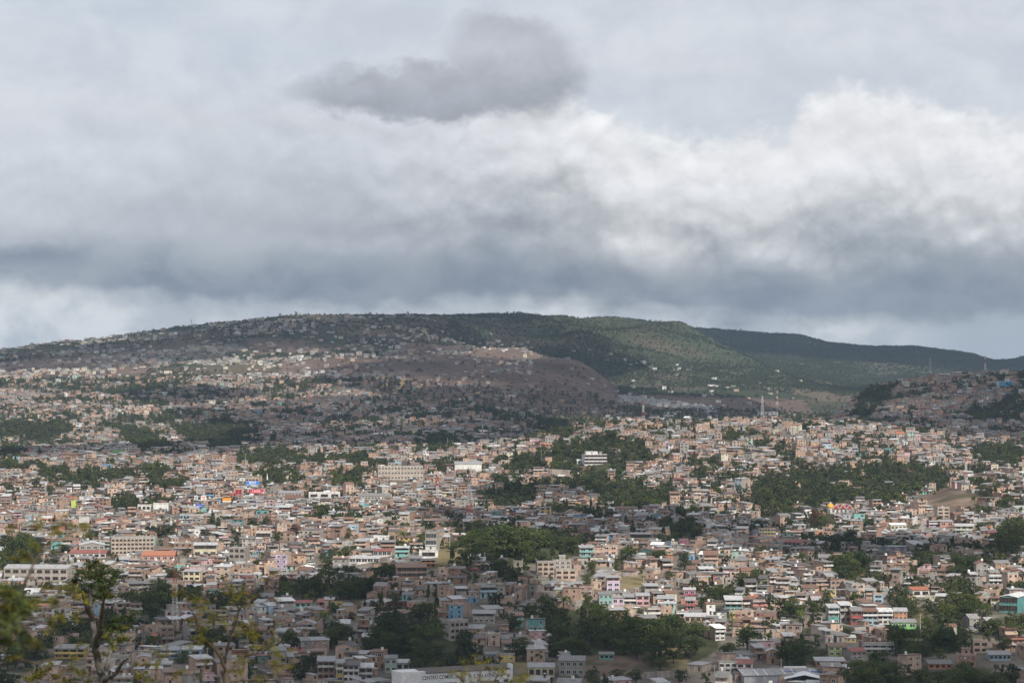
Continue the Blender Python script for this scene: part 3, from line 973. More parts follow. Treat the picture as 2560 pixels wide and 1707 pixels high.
def bake(name, houses, label):
    """many houses as ONE object: houses = list of (x, y, z, yaw, slabs)"""
    rows, xyz = [], []
    for (x, y, z, yaw, S) in houses:
        cy_, sy_ = math.cos(yaw), math.sin(yaw)
        for s in S:
            if s[0] == 'window*':
                fr = FRAMES[s[2]] if s[2] else (.3, .3, .3)
                out = .035
                ox, oy = ((0, -1), (1, 0), (0, 1), (-1, 0))[s[11]]
                rows.append((s[3] + ox * out, s[4] + oy * out, s[5] + .10, .012, s[7] - .10, s[7] - .10, s[9] + .10, s[9] + .10, s[11], 1, 0, *fr))
                xyz.append((x, y, z, cy_, sy_))
                rows.append((s[3] + ox * (out + .02), s[4] + oy * (out + .02), s[5], .012, s[7], s[7], s[9], s[9], s[11], 1, 2, .03, .03, .03))
                xyz.append((x, y, z, cy_, sy_))
            else:
                rows.append((*s[3:11], s[11], s[12], s[1], *s[2]))
                xyz.append((x, y, z, cy_, sy_))
    A, B = np.array(rows, float), np.array(xyz, float)
    n = len(A)
    c = np.array([1, 0, -1, 0])[A[:, 8].astype(int)]
    s = np.array([0, 1, 0, -1])[A[:, 8].astype(int)]
    V = np.zeros((n, 8, 3))
    for i, (a, b) in enumerate(CORN):
        lx, ly = a * A[:, 2], b * A[:, 3]
        hx, hy = A[:, 0] + c * lx - s * ly, A[:, 1] + s * lx + c * ly
        X = B[:, 0] + B[:, 3] * hx - B[:, 4] * hy
        Y = B[:, 1] + B[:, 4] * hx + B[:, 3] * hy
        for k in (0, 4):
            V[:, i + k, 0], V[:, i + k, 1] = X, Y
        V[:, i, 2] = B[:, 2] + (A[:, 4] if b < 0 else A[:, 5])
        V[:, i + 4, 2] = B[:, 2] + (A[:, 6] if b < 0 else A[:, 7])
    full = A[:, 9] == 0
    roofy = A[:, 10] == 1
    off = (np.arange(n) * 8)[:, None, None]
    Q = QF[None] + off
    keep = np.ones((n, 6), bool)
    keep[:, 5] = roofy & False
    keep[~full, 1:] = False
    cols = np.repeat(A[:, None, 11:14], 6, 1)[keep]
    mi = np.repeat(A[:, 10, None], 6, 1)[keep]
    Q = Q[keep]
    me = mesh_np(name, V.reshape(-1, 3), np.full(len(Q), 4), Q, cols, mats=[M[k] for k in MATS], mat_idx=mi)
    o = link(bpy.data.objects.new(name, me))
    o['kind'] = 'stuff'
    o['label'] = label
    print(name, len(houses), 'houses', len(Q) * 2, 'tris')
    return o


def win_meshes():
    """one window one metre wide and high (frame round the opening, sill) and its pane; the front looks along -Y"""
    fr = {}
    for nm, col in FRAMES.items():
        V, Q = [], []
        def bx(x0, x1, y0, y1, z0, z1):
            b = len(V)
            V.extend([(x0, y0, z0), (x1, y0, z0), (x1, y1, z0), (x0, y1, z0), (x0, y0, z1), (x1, y0, z1), (x1, y1, z1), (x0, y1, z1)])
            Q.extend((QF + b).tolist())
        bx(-.58, -.5, -.12, 0, 0, 1)
        bx(.5, .58, -.12, 0, 0, 1)
        bx(-.58, .58, -.12, 0, 1, 1.07)
        bx(-.62, .62, -.18, 0, -.07, 0)
        bx(-.025, .025, -.09, -.03, 0, 1)
        fr[nm] = mesh_np('window', np.array(V), np.full(len(Q), 4), np.array(Q), np.tile(col, (len(Q), 1)), M['metal'])
    pane = mesh_np('pane', np.array([(-.5, -.025, 0), (.5, -.025, 0), (.5, -.025, 1), (-.5, -.025, 1)]), np.array([4]), np.array([0, 1, 2, 3]), None, M['glass'])
    return fr, pane


WIN, PANE = win_meshes()
MESH_NAMES = {'door*': 'door', 'post*': 'post'}


def cyl_mesh(name, r, h, col, mat, n=12, r2=None):
    a = np.linspace(0, 2 * np.pi, n, endpoint=False)
    r2 = r if r2 is None else r2
    V = np.concatenate([np.column_stack([np.cos(a) * r, np.sin(a) * r, np.zeros(n)]), np.column_stack([np.cos(a) * r2, np.sin(a) * r2, np.full(n, h)]), [(0, 0, h + r * .18)]])
    F_, L = [], []
    for i in range(n):
        j = (i + 1) % n
        F_.append(4)
        L += [i, j, n + j, n + i]
        F_.append(3)
        L += [n + i, n + j, 2 * n]
    return mesh_np(name, V, F_, L, np.tile(col, (len(F_), 1)), mat)


def solo_house(name, S, x, y, z, yaw, label, cat, group=None):
    """one house as a thing with parts"""
    root = thing(name, label, cat, (x, y, z), group, yaw)
    groups = {}
    for s in S:
        p = s[0]
        if p == 'window*':
            o = part('window', WIN[s[2] or 'grey'], root)
            ww, wh = s[5] * 2, s[9] - s[7]
            o.location = (s[3], s[4], s[7])
            o.rotation_euler = (0, 0, s[11] * math.pi / 2)
            o.scale = (ww, 1, wh)
            part('pane', PANE, o)
        elif p == 'water_tank':
            o = part('water_tank', cyl_mesh('water_tank', s[5], s[9] - s[7], s[2], M['metal']), root)
            o.location = (s[3], s[4], s[7])
        elif p.endswith('*'):
            V = slab_verts(s)
            part(p[:-1], mesh_np(p[:-1], V, np.full(6, 4), QF, np.tile(s[2], (6, 1)), M[MATS[s[1]]]), root)
        else:
            groups.setdefault((p, s[1]), []).append(s)
    for (p, mt), L in groups.items():
        V = np.concatenate([slab_verts(s) for s in L])
        Q = np.concatenate([QF + 8 * i for i in range(len(L))])
        part(p, mesh_np(p, V, np.full(len(Q), 4), Q, np.concatenate([np.tile(s[2], (6, 1)) for s in L]), M[MATS[mt]]), root)
    return root


exec_order = []
# ------------------------------------------------------------------ landmark houses, read off the photograph
# nick, x0, x1, top, base, storeys, side walls, front, roof, tin, features, windows across, frame, depth m, yaw deg, label
B, BB = ('balcony',), ('balcony', 'bands')
HEROES = [
    ('lilac tower', 1517, 1550, 1439, 1480, 3, 'brick', 'lilac', 'terrace', 'grey', (), 2, 'white', 7, 4, 'tall lilac house with an open top terrace under a grey tin roof'),
    ('turquoise house', 1498, 1531, 1481, 1512, 2, 'turquoise', 'turquoise', 'shed', 'dull', ('bands',), 3, 'white', 7, 3, 'turquoise two-storey house just below the lilac tower house'),
    ('lilac annexe', 1531, 1560, 1490, 1512, 2, 'block', 'lilac', 'shed', 'grey', B, 2, 'white', 6, 2, 'low lilac house with balcony beside the turquoise two-storey house'),
    ('pale pink house', 1591, 1624, 1484, 1514, 2, 'brick', 'pink', 'shed', 'grey', (), 2, 'brown', 8, 0, 'pale pink two-storey house with dark garage in the row below the dirt slope'),
    ('grey verandah house', 1560, 1591, 1486, 1512, 2, 'block', 'block2', 'shed', 'grey', BB, 2, 'grey', 8, 0, 'grey two-storey house with verandah between the lilac and pale pink houses'),
    ('magenta house', 1709, 1738, 1470, 1488, 1, 'brick', 'magenta', 'shed', 'zinc', (), 2, 'white', 7, -4, 'bright magenta house with two white windows above the red tiled house'),
    ('red tower', 1714, 1738, 1495, 1526, 3, 'block', 'red', 'shed', 'grey', B, 1, 'white', 7, -4, 'narrow red three-storey house below the bright magenta house'),
    ('peach house', 1507, 1543, 1361, 1388, 2, 'brick2', 'peach', 'flat', 'zinc', ('rebar',), 2, 'white', 8, -6, 'peach house with white window beside the teal house near the hilltop trees'),
    ('teal house', 1449, 1485, 1364, 1392, 2, 'block', 'turquoise', 'shed', 'grey', BB, 2, 'white', 8, 4, 'teal two-storey house with balcony next to the hilltop trees'),
    ('brick block', 1343, 1386, 1401, 1440, 3, 'brick2', 'brick2', 'flat', 'zinc', ('bands', 'rebar'), 3, 'brown', 9, 5, 'tall bare brick block with white-topped roof room below the hilltop trees'),
    ('grey crown house', 1386, 1428, 1398, 1422, 2, 'block2', 'block2', 'flat', 'zinc', ('room',), 3, 'white', 8, 5, 'pale grey plastered house stacked above the square brick house'),
    ('square brick house', 1389, 1440, 1421, 1449, 2, 'brick2', 'brick2', 'flat', 'zinc', ('bands',), 3, 'brown', 9, 4, 'square brick house with flat roof below the pale grey plastered house'),
    ('cream house', 1321, 1386, 1661, 1694, 1, 'cream', 'cream', 'shed', 'grey', (), 4, 'brown', 9, 0, 'long cream house with dark doorway and grey roof near the white mall'),
    ('grey shed', 1398, 1460, 1644, 1690, 2, 'block', 'block', 'shed', 'dull', (), 4, 'white', 10, -5, 'stepped grey block house with long sagging roof beside the cream house'),
    ('turquoise shack', 1499, 1534, 1631, 1648, 1, 'turquoise', 'turquoise', 'shed', 'dull', (), 3, 'brown', 5, 0, 'small turquoise shack alone on the dirt slope below the wood'),
    ('long school', 1574, 1628, 1331, 1348, 1, 'cream', 'cream', 'gable', 'grey', ('veranda', 'bands'), 12, 'brown', 9, -4, 'long cream school building with a row of columns'),
    ('magenta cube', 1698, 1721, 1344, 1358, 2, 'brick', 'magenta', 'flat', 'zinc', (), 2, 'white', 6, 0, 'magenta cube house among grey houses on the valley floor'),
    ('blue terrace house', 1884, 1898, 1323, 1340, 2, 'brick', 'deepblue', 'flat', 'zinc', B, 2, 'white', 7, 3, 'brick house with a dark blue balcony front next to the yellow arcade house'),
    ('yellow arcade house', 1898, 1940, 1318, 1339, 2, 'brick', 'yellow', 'flat', 'zinc', ('veranda',), 6, 'white', 8, 3, 'brick building with a yellow arcade of white windows'),
    ('long white shops', 1797, 1842, 1651, 1682, 2, 'brick', 'white', 'flat', 'zinc', ('bands',), 3, 'brown', 9, 2, 'white two-storey house with three upper windows and a pink corner below'),
    ('white gable house', 1842, 1880, 1652, 1684, 2, 'white', 'white', 'shed', 'redtin', ('awning',), 2, 'brown', 9, -8, 'white house with red tin roof and glazed ground floor near the parked cars'),
    ('green verandah house', 1813, 1856, 1492, 1530, 3, 'block', 'teal', 'shed', 'zinc', BB, 3, 'brown', 10, -2, 'green three-storey house with glazed verandah and pale tin roof'),
    ('low brick house', 1712, 1766, 1535, 1556, 1, 'brick2', 'brick2', 'shed', 'zinc', (), 4, 'brown', 9, -5, 'low brick house with row of dark windows and long pale tin roof'),
    ('stair tower', 1782, 1818, 1563, 1600, 4, 'brick', 'white', 'shed', 'whitetin', BB, 2, None, 8, 15, 'stepped house with four white balconies at the edge of the wood'),
    ('yellow balcony house', 840, 859, 1651, 1704, 3, 'brick', 'yellow', 'shed', 'grey', B, 1, 'white', 7, 0, 'slim yellow three-storey house with balconies beside the arched white house'),
    ('arched white house', 858, 897, 1656, 1704, 3, 'block', 'white', 'shed', 'dark', B, 3, 'brown', 9, 0, 'white three-storey house with arched openings and balcony near the bottom edge'),
    ('grey balcony house', 898, 932, 1661, 1702, 2, 'block', 'block2', 'shed', 'zinc', BB, 2, 'brown', 8, 2, 'grey two-storey house with full balcony beside the arched white house'),
    ('pale green house', 962, 992, 1640, 1682, 2, 'mint', 'mint', 'shed', 'dull', ('bands',), 2, 'white', 7, 2, 'pale mint green two-storey house under a dark grey roof'),
    ('small white house', 992, 1022, 1651, 1676, 2, 'white', 'white', 'shed', 'zinc', B, 2, 'brown', 7, 2, 'small white two-storey house with pale roof beside the pale mint green house'),
    ('brown verandah house', 794, 836, 1645, 1698, 3, 'brick3', 'brick3', 'shed', 'grey', BB, 3, 'brown', 9, 3, 'large brown unfinished three-storey house with dark verandah openings'),
    ('concrete block', 1112, 1185, 1549, 1600, 3, 'block2', 'block2', 'flat', 'zinc', ('bands', 'rebar'), 4, 'brown', 14, 24, 'unfinished grey concrete three-storey building with flat pale roof'),
    ('long verandah house', 1182, 1237, 1527, 1557, 2, 'block', 'block2', 'terrace', 'grey', ('bands',), 4, 'white', 10, 0, 'grey house with long glazed upper verandah behind the unfinished concrete building'),
    ('turquoise hut', 738, 778, 1502, 1518, 1, 'turquoise', 'turquoise', 'shed', 'redtin', (), 3, 'brown', 7, 0, 'low turquoise house with red tin roof among trees'),
    ('white hilltop house', 1048, 1095, 1372, 1396, 1, 'white', 'white', 'flat', 'zinc', ('room',), 1, 'brown', 8, 0, 'bright white windowless house with a stepped parapet above the orange balcony house'),
    ('orange balcony house', 1053, 1089, 1394, 1418, 2, 'brick', 'orange', 'flat', 'zinc', BB, 3, 'brown', 8, 2, 'orange balcony house directly below the bright white stepped house'),
    ('grey twin house', 1023, 1053, 1391, 1416, 2, 'block2', 'block2', 'shed', 'grey', (), 2, 'white', 8, 0, 'pale grey plastered house beside the orange balcony house'),
    ('arcade house', 992, 1067, 1412, 1444, 2, 'brick', 'brick3', 'shed', 'rust', ('veranda', 'bands'), 6, 'brown', 11, 6, 'brown house with arched upper gallery and rusty red roof'),
    ('white gallery', 874, 948, 1391, 1408, 1, 'block2', 'white', 'shed', 'zinc', ('veranda',), 5, 'white', 9, -3, 'long white gallery with five dark openings above a brick wall'),
    ('red roofed terrace', 934, 978, 1373, 1392, 1, 'block2', 'white', 'shed', 'redtin', ('veranda',), 4, 'white', 8, -3, 'white terrace room under a dark red roof above the long white gallery'),
    ('column house', 1060, 1095, 1328, 1384, 3, 'block2', 'block2', 'flat', 'zinc', ('veranda', 'bands', 'rebar'), 4, 'grey', 9, -10, 'tall unfinished grey house with columns and dark openings on the hilltop'),
    ('blue house', 400, 447, 1618, 1646, 2, 'blue', 'blue', 'shed', 'grey', B, 2, 'white', 8, 0, 'bright blue house with long balcony seen through the thin branches'),
    ('blue wing', 449, 502, 1617, 1643, 2, 'skyblue', 'skyblue', 'shed', 'zinc', (), 2, 'brown', 8, -2, 'light blue wing with pale roof adjoining the bright blue balcony house'),
    ('yellow villa', 136, 212, 1614, 1646, 2, 'yellow', 'yellow', 'shed', 'dull', BB, 4, 'brown', 9, -4, 'yellow two-storey house with dark balcony behind the grey tree trunk'),
    ('coral school', 356, 436, 1381, 1403, 1, 'coral', 'coral', 'shed', 'tile', (), 5, 'white', 16, 6, 'coral building with yellow trim and small white windows'),
    ('beige block', 270, 393, 1342, 1386, 4, 'beige', 'beige', 'flat', 'whitetin', ('bands',), 11, 'brown', 26, 12, 'large beige four-storey block with long bands of windows'),
    ('grey hall', 192, 268, 1356, 1388, 2, 'block', 'block2', 'gablex', 'zinc', (), 4, 'white', 24, 10, 'big grey hall with shallow gable roof beside the large beige block'),
    ('red school', 174, 264, 1377, 1396, 2, 'red', 'white', 'shed', 'redtin', B, 6, 'brown', 12, 4, 'long red and white building with red roof in front of the grey hall'),
    ('long grey store', 8, 170, 1413, 1454, 2, 'block2', 'block2', 'gable', 'grey', (), 8, 'brown', 18, -5, 'very long grey store building with blank walls beside the dark tree'),
    ('yellow cottage', 458, 500, 1424, 1452, 2, 'cream', 'cream', 'shed', 'grey', (), 3, 'brown', 8, -4, 'pale yellow two-storey house with small windows below a dark roof'),
    ('glass villa', 484, 542, 1357, 1390, 2, 'block2', 'cream', 'terrace', 'zinc', (), 3, 'grey', 11, 4, 'tall cream house with open glazed top storey'),
    ('tall grey house', 568, 616, 1366, 1412, 3, 'block', 'block', 'flat', 'zinc', ('rebar',), 3, 'brown', 12, -10, 'tall windowed grey block house rising above its brick neighbours'),
    ('white hacienda', 640, 676, 1328, 1346, 1, 'white', 'white', 'flat', 'zinc', ('veranda',), 5, 'brown', 9, 0, 'white house with a row of dark arches on the flat ground'),
    ('teal hangar', 2474, 2568, 1487, 1532, 2, 'teal', 'teal', 'gablex', 'whitetin', ('veranda',), 6, 'brown', 26, -26, 'large teal hall with white gable roof at the edge of town'),
    ('yellow box house', 2066, 2090, 1472, 1490, 1, 'yellow', 'yellow', 'flat', 'zinc', (), 2, 'white', 6, 0, 'small bright yellow flat-roofed house amid tall brick walls'),
    ('light blue house', 2184, 2208, 1481, 1508, 2, 'brick2', 'skyblue', 'flat', 'zinc', (), 1, 'grey', 8, -4, 'light blue house front with a single window beside a brick wall'),
    ('bright green house', 2229, 2291, 1550, 1572, 1, 'green', 'green', 'shed', 'grey', (), 3, 'white', 8, -2, 'vivid green house partly hidden by dark trees'),
    ('teal tall house', 2071, 2098, 1512, 1560, 3, 'block', 'teal', 'shed', 'zinc', B, 2, 'white', 8, 2, 'teal three-storey house with laundry balcony at the end of its row'),
    ('dark balcony house', 2100, 2127, 1506, 1556, 3, 'block', 'block2', 'shed', 'zinc', BB, 2, 'grey', 8, 2, 'dark grey three-storey house with balconies between the teal and red houses'),
    ('brick red house', 2128, 2156, 1520, 1562, 2, 'brick', 'red', 'shed', 'dull', B, 2, 'grey', 8, 0, 'dark red two-storey house in the row of tall houses'),
    ('blue rail house', 2157, 2194, 1522, 1562, 3, 'block', 'skyblue', 'shed', 'rust', BB, 3, 'grey', 8, 0, 'three-storey house with light blue balcony front and rusty roof'),
    ('laundry house', 2195, 2232, 1522, 1560, 3, 'block', 'white', 'shed', 'whitetin', BB, 3, 'brown', 8, 0, 'white-railed three-storey house with wide balcony beside the light blue balcony front'),
    ('orange shop', 2236, 2268, 1522, 1550, 2, 'brick', 'orange', 'shed', 'zinc', (), 3, 'white', 9, -6, 'brick house with orange lower front and grey windows'),
    ('white porch house', 2282, 2324, 1469, 1492, 2, 'white', 'white', 'shed', 'tile', B, 2, 'brown', 10, 4, 'white two-storey house with arched porch and orange tiled roof strip'),
    ('small yellow house', 2116, 2139, 1589, 1605, 1, 'brick', 'yellow', 'shed', 'zinc', (), 2, 'white', 6, -2, 'small deep yellow house with white window below the row of tall houses'),
    ('lime house', 2072, 2117, 1610, 1640, 2, 'lime', 'lime', 'shed', 'rust', ('bands',), 3, 'white', 8, -4, 'lime yellow two-storey house with patchy rusty roof'),
    ('red roof hall', 2121, 2175, 1621, 1650, 2, 'block', 'block2', 'gable', 'redtin', (), 3, 'grey', 11, 16, 'grey block house with a clean bright red tin roof'),
    ('long grey villa', 2160, 2236, 1605, 1634, 2, 'block2', 'block2', 'flat', 'zinc', BB, 4, 'white', 9, -2, 'long grey plastered two-storey house with wide balcony'),
    ('coral row', 2040, 2112, 1646, 1664, 1, 'coral', 'coral', 'shed', 'zinc', (), 4, 'brown', 8, 0, 'low coral red row house under a long pale tin roof'),
    ('orange row', 2322, 2380, 1653, 1672, 1, 'orange', 'orange', 'shed', 'dull', (), 4, 'brown', 8, -2, 'long low orange row house among trees near the bottom edge'),
    ('blue column house', 2474, 2528, 1630, 1650, 1, 'skyblue', 'skyblue', 'shed', 'grey', ('bands',), 5, 'brown', 8, 0, 'low light blue house with dark doors and grey roof'),
    ('brick villa', 2434, 2470, 1598, 1632, 2, 'brick2', 'brick2', 'flat', 'zinc', (), 2, 'brown', 9, -4, 'tall pale brick house with flat roof above the low light blue house'),
    ('white blue villa', 2473, 2506, 1436, 1462, 2, 'white', 'white', 'flat', 'zinc', BB, 3, 'grey', 9, 0, 'white modern two-storey house with blue glazed bands'),
    ('pink orange row', 2322, 2350, 1299, 1317, 2, 'magenta', 'lilac', 'flat', 'zinc', B, 2, 'white', 8, 2, 'pink house with balcony in the bright terrace below the rocky knoll'),
    ('orange terrace house', 2350, 2384, 1300, 1317, 2, 'orange', 'coral', 'shed', 'grey', (), 2, 'white', 8, 2, 'coral orange house adjoining the pink house below the rocky knoll'),
    ('lime corner', 2388, 2434, 1310, 1336, 2, 'lime', 'lime', 'shed', 'zinc', B, 3, 'white', 9, -8, 'lime green house with awning below the coral orange terrace house'),
    ('cream arcade', 2227, 2266, 1308, 1326, 2, 'cream', 'cream', 'shed', 'whitetin', (), 4, 'white', 9, 0, 'cream two-storey house with white stripe across its front'),
    ('tower house', 2344, 2374, 1267, 1295, 3, 'beige', 'beige', 'flat', 'zinc', ('tank',), 2, 'brown', 10, 4, 'tall beige house with a single dark window below the rocky knoll'),
    ('white institute', 1461, 1518, 1134, 1162, 3, 'white', 'white', 'flat', 'whitetin', ('veranda', 'room'), 5, 'brown', 16, 8, 'big bright white three-storey building alone in the wooded hillside'),
    ('white institute wing', 1443, 1462, 1148, 1160, 1, 'white', 'white', 'gable', 'whitetin', (), 2, 'brown', 10, 8, 'low white wing attached to the big bright white building'),
    ('beige school', 945, 1058, 1163, 1200, 3, 'beige', 'beige', 'flat', 'whitetin', ('bands',), 14, 'white', 18, 6, 'long beige school building with bands of windows and white eaves'),
    ('orange annexe', 986, 1006, 1174, 1186, 1, 'orange', 'orange', 'flat', 'zinc', (), 2, 'brown', 8, 4, 'orange annexe in front of the long beige school building'),
    ('white hangar', 1137, 1204, 1154, 1178, 1, 'white', 'white', 'gable', 'grey', (), 0, 'white', 24, 2, 'wide white windowless hangar with grey gable roof'),
    ('crown building', 1601, 1636, 1057, 1073, 2, 'brick2', 'peach', 'flat', 'zinc', ('rebar',), 5, 'brown', 12, 2, 'flat-topped peach brick building on the crest under the red and white mast'),
    ('white cube store', 344, 376, 1260, 1278, 1, 'white', 'white', 'flat', 'whitetin', (), 3, 'brown', 14, 2, 'clean white cube building with small dark windows'),
    ('white sign store', 383, 420, 1256, 1277, 1, 'white', 'white', 'flat', 'whitetin', (), 0, 'brown', 14, 2, 'white store building behind the dark blue sign'),
    ('blue grey store', 450, 482, 1283, 1301, 1, 'skyblue', 'skyblue', 'flat', 'zinc', (), 4, 'brown', 14, 8, 'blue grey store with square windows beside a bare concrete wall'),
    ('orange store', 614, 646, 1193, 1212, 2, 'beige', 'beige', 'flat', 'tile', (), 4, 'brown', 12, 2, 'beige building with an orange roof band behind the blue billboard'),
    ('pale hall', 694, 755, 1227, 1246, 2, 'brick2', 'beige', 'gable', 'grey', ('bands',), 7, 'white', 18, -6, 'pale brick hall with a row of small white windows'),
    ('white long store', 772, 850, 1229, 1247, 1, 'white', 'white', 'flat', 'whitetin', (), 3, 'brown', 14, 4, 'long bright white stepped store building'),
    ('grey factory', 896, 975, 1234, 1250, 1, 'block2', 'block2', 'gable', 'dull', ('bands',), 10, 'white', 18, 2, 'long grey factory shed with weathered roof'),
    ('orange red store', 100, 134, 1290, 1306, 1, 'orange', 'orange', 'gable', 'zinc', (), 2, 'brown', 14, 12, 'orange red gabled store on the flat ground'),
    ('white windowed store', 198, 222, 1290, 1312, 1, 'white', 'white', 'flat', 'zinc', (), 0, 'brown', 12, 3, 'blank white box building beside the tall light pole'),
    ('bright green gable', 178, 192, 1248, 1268, 3, 'lime', 'lime', 'flat', 'zinc', (), 0, 'white', 8, 8, 'narrow lime green gable wall amid white houses'),
    ('white hillside complex', 1895, 1945, 1028, 1040, 2, 'white', 'white', 'flat', 'whitetin', (), 5, 'grey', 18, -6, 'bright white stepped building on the far slope behind the white lattice mast'),
    ('blue roof sports hall', 2497, 2535, 952, 968, 1, 'white', 'blue', 'flat', 'zinc', (), 0, 'white', 14, 2, 'blue and white hall on the crowded hill crest'),
]

solos, occupied = [], []          # finished things: dict(root, nick, x, y, half width) ; boxes taken in the plan
all_frames = []
for (nick, x0, x1, yt, yb, n, wall, front, roof, tin, feats, wins, frame, d, yaw, label) in HEROES:
    xc = (x0 + x1) / 2
    Y = depth_at(xc, yb)
    P = pix_point(xc, yb, Y)
    w = (x1 - x0) / F * Y
    hh = (yb - yt) / F * Y
    yw = math.radians(yaw)
    w = max(3.0, (w - d * abs(math.sin(yw))) / math.cos(yw)) if abs(yaw) > 8 else w
    tl = .11 if roof in ('shed', 'terrace') else .2
    rise = {'shed': d * tl, 'terrace': d * tl, 'gable': d / 2 * tl, 'gablex': w / 2 * tl}.get(roof, .8)
    h = max(2.3, hh - .25 - rise * .9)
    n = max(1, min(n, int(h / 2.1)))
    S = house_spec(w, d, h, n, wall, front, roof, tin, RNG, 0, feats, wins=wins if wins else None, base=6.0, frame=frame, tilt=tl, muted=.2) if wins != 0 else \
        [s for s in house_spec(w, d, h, n, wall, front, roof, tin, RNG, 0, feats, wins=1, base=6.0, frame='grey', tilt=tl) if s[0] != 'window*']
    cx, cy = P[0] - math.sin(yw) * d / 2, P[1] + math.cos(yw) * d / 2
    cat = 'school' if 'school' in nick else ('hall' if 'hall' in nick or 'hangar' in nick else 'house' if 'house' in nick or 'villa' in nick else 'building')
    nm = {'school': 'school_building', 'hall': 'hall_building', 'house': 'house', 'building': 'building'}[cat]
    root = solo_house(nm, S, cx, cy, P[2], yw, label, cat, None)
    solos.append(dict(root=root, nick=nick, px=xc, py=(yt + yb) / 2, w=x1 - x0, box=(x0, yt, x1, yb), Y=Y, hero=True))
    occupied.append((cx, cy, w / 2 + .6, d / 2 + .6, yw))
    all_frames.append((x0, yt, x1, yb, Y))
for (x0, yt, x1, yb) in ((2072, 1254, 2134, 1285), (1326, 1490, 1350, 1501), (1958, 1668, 2019, 1683), (1850, 1677, 2042, 1706), (1886, 1670, 1922, 1681), (768, 1403, 788, 1412),
                         (998, 1668, 1280, 1706), (484, 1236, 520, 1280), (555, 1242, 580, 1263), (588, 1222, 604, 1240), (614, 1201, 660, 1234), (398, 1270, 420, 1284),
                         (1560, 1428, 1592, 1443), (1600, 1686, 1720, 1698), (662, 1184, 674, 1200), (1957, 1545, 1968, 1554), (1430, 1560, 1440, 1572), (1310, 1168, 1426, 1190), (2195, 1364, 2268, 1381), (540, 1248, 553, 1268)):
    all_frames.append((x0, yt, x1, yb, depth_at((x0 + x1) / 2, yb)))
occupied.append((pix_point(2104, 1284, depth_at(2104, 1284))[0], depth_at(2104, 1284) + 6, 11, 7, 0.0))
HB = np.array(all_frames, float)


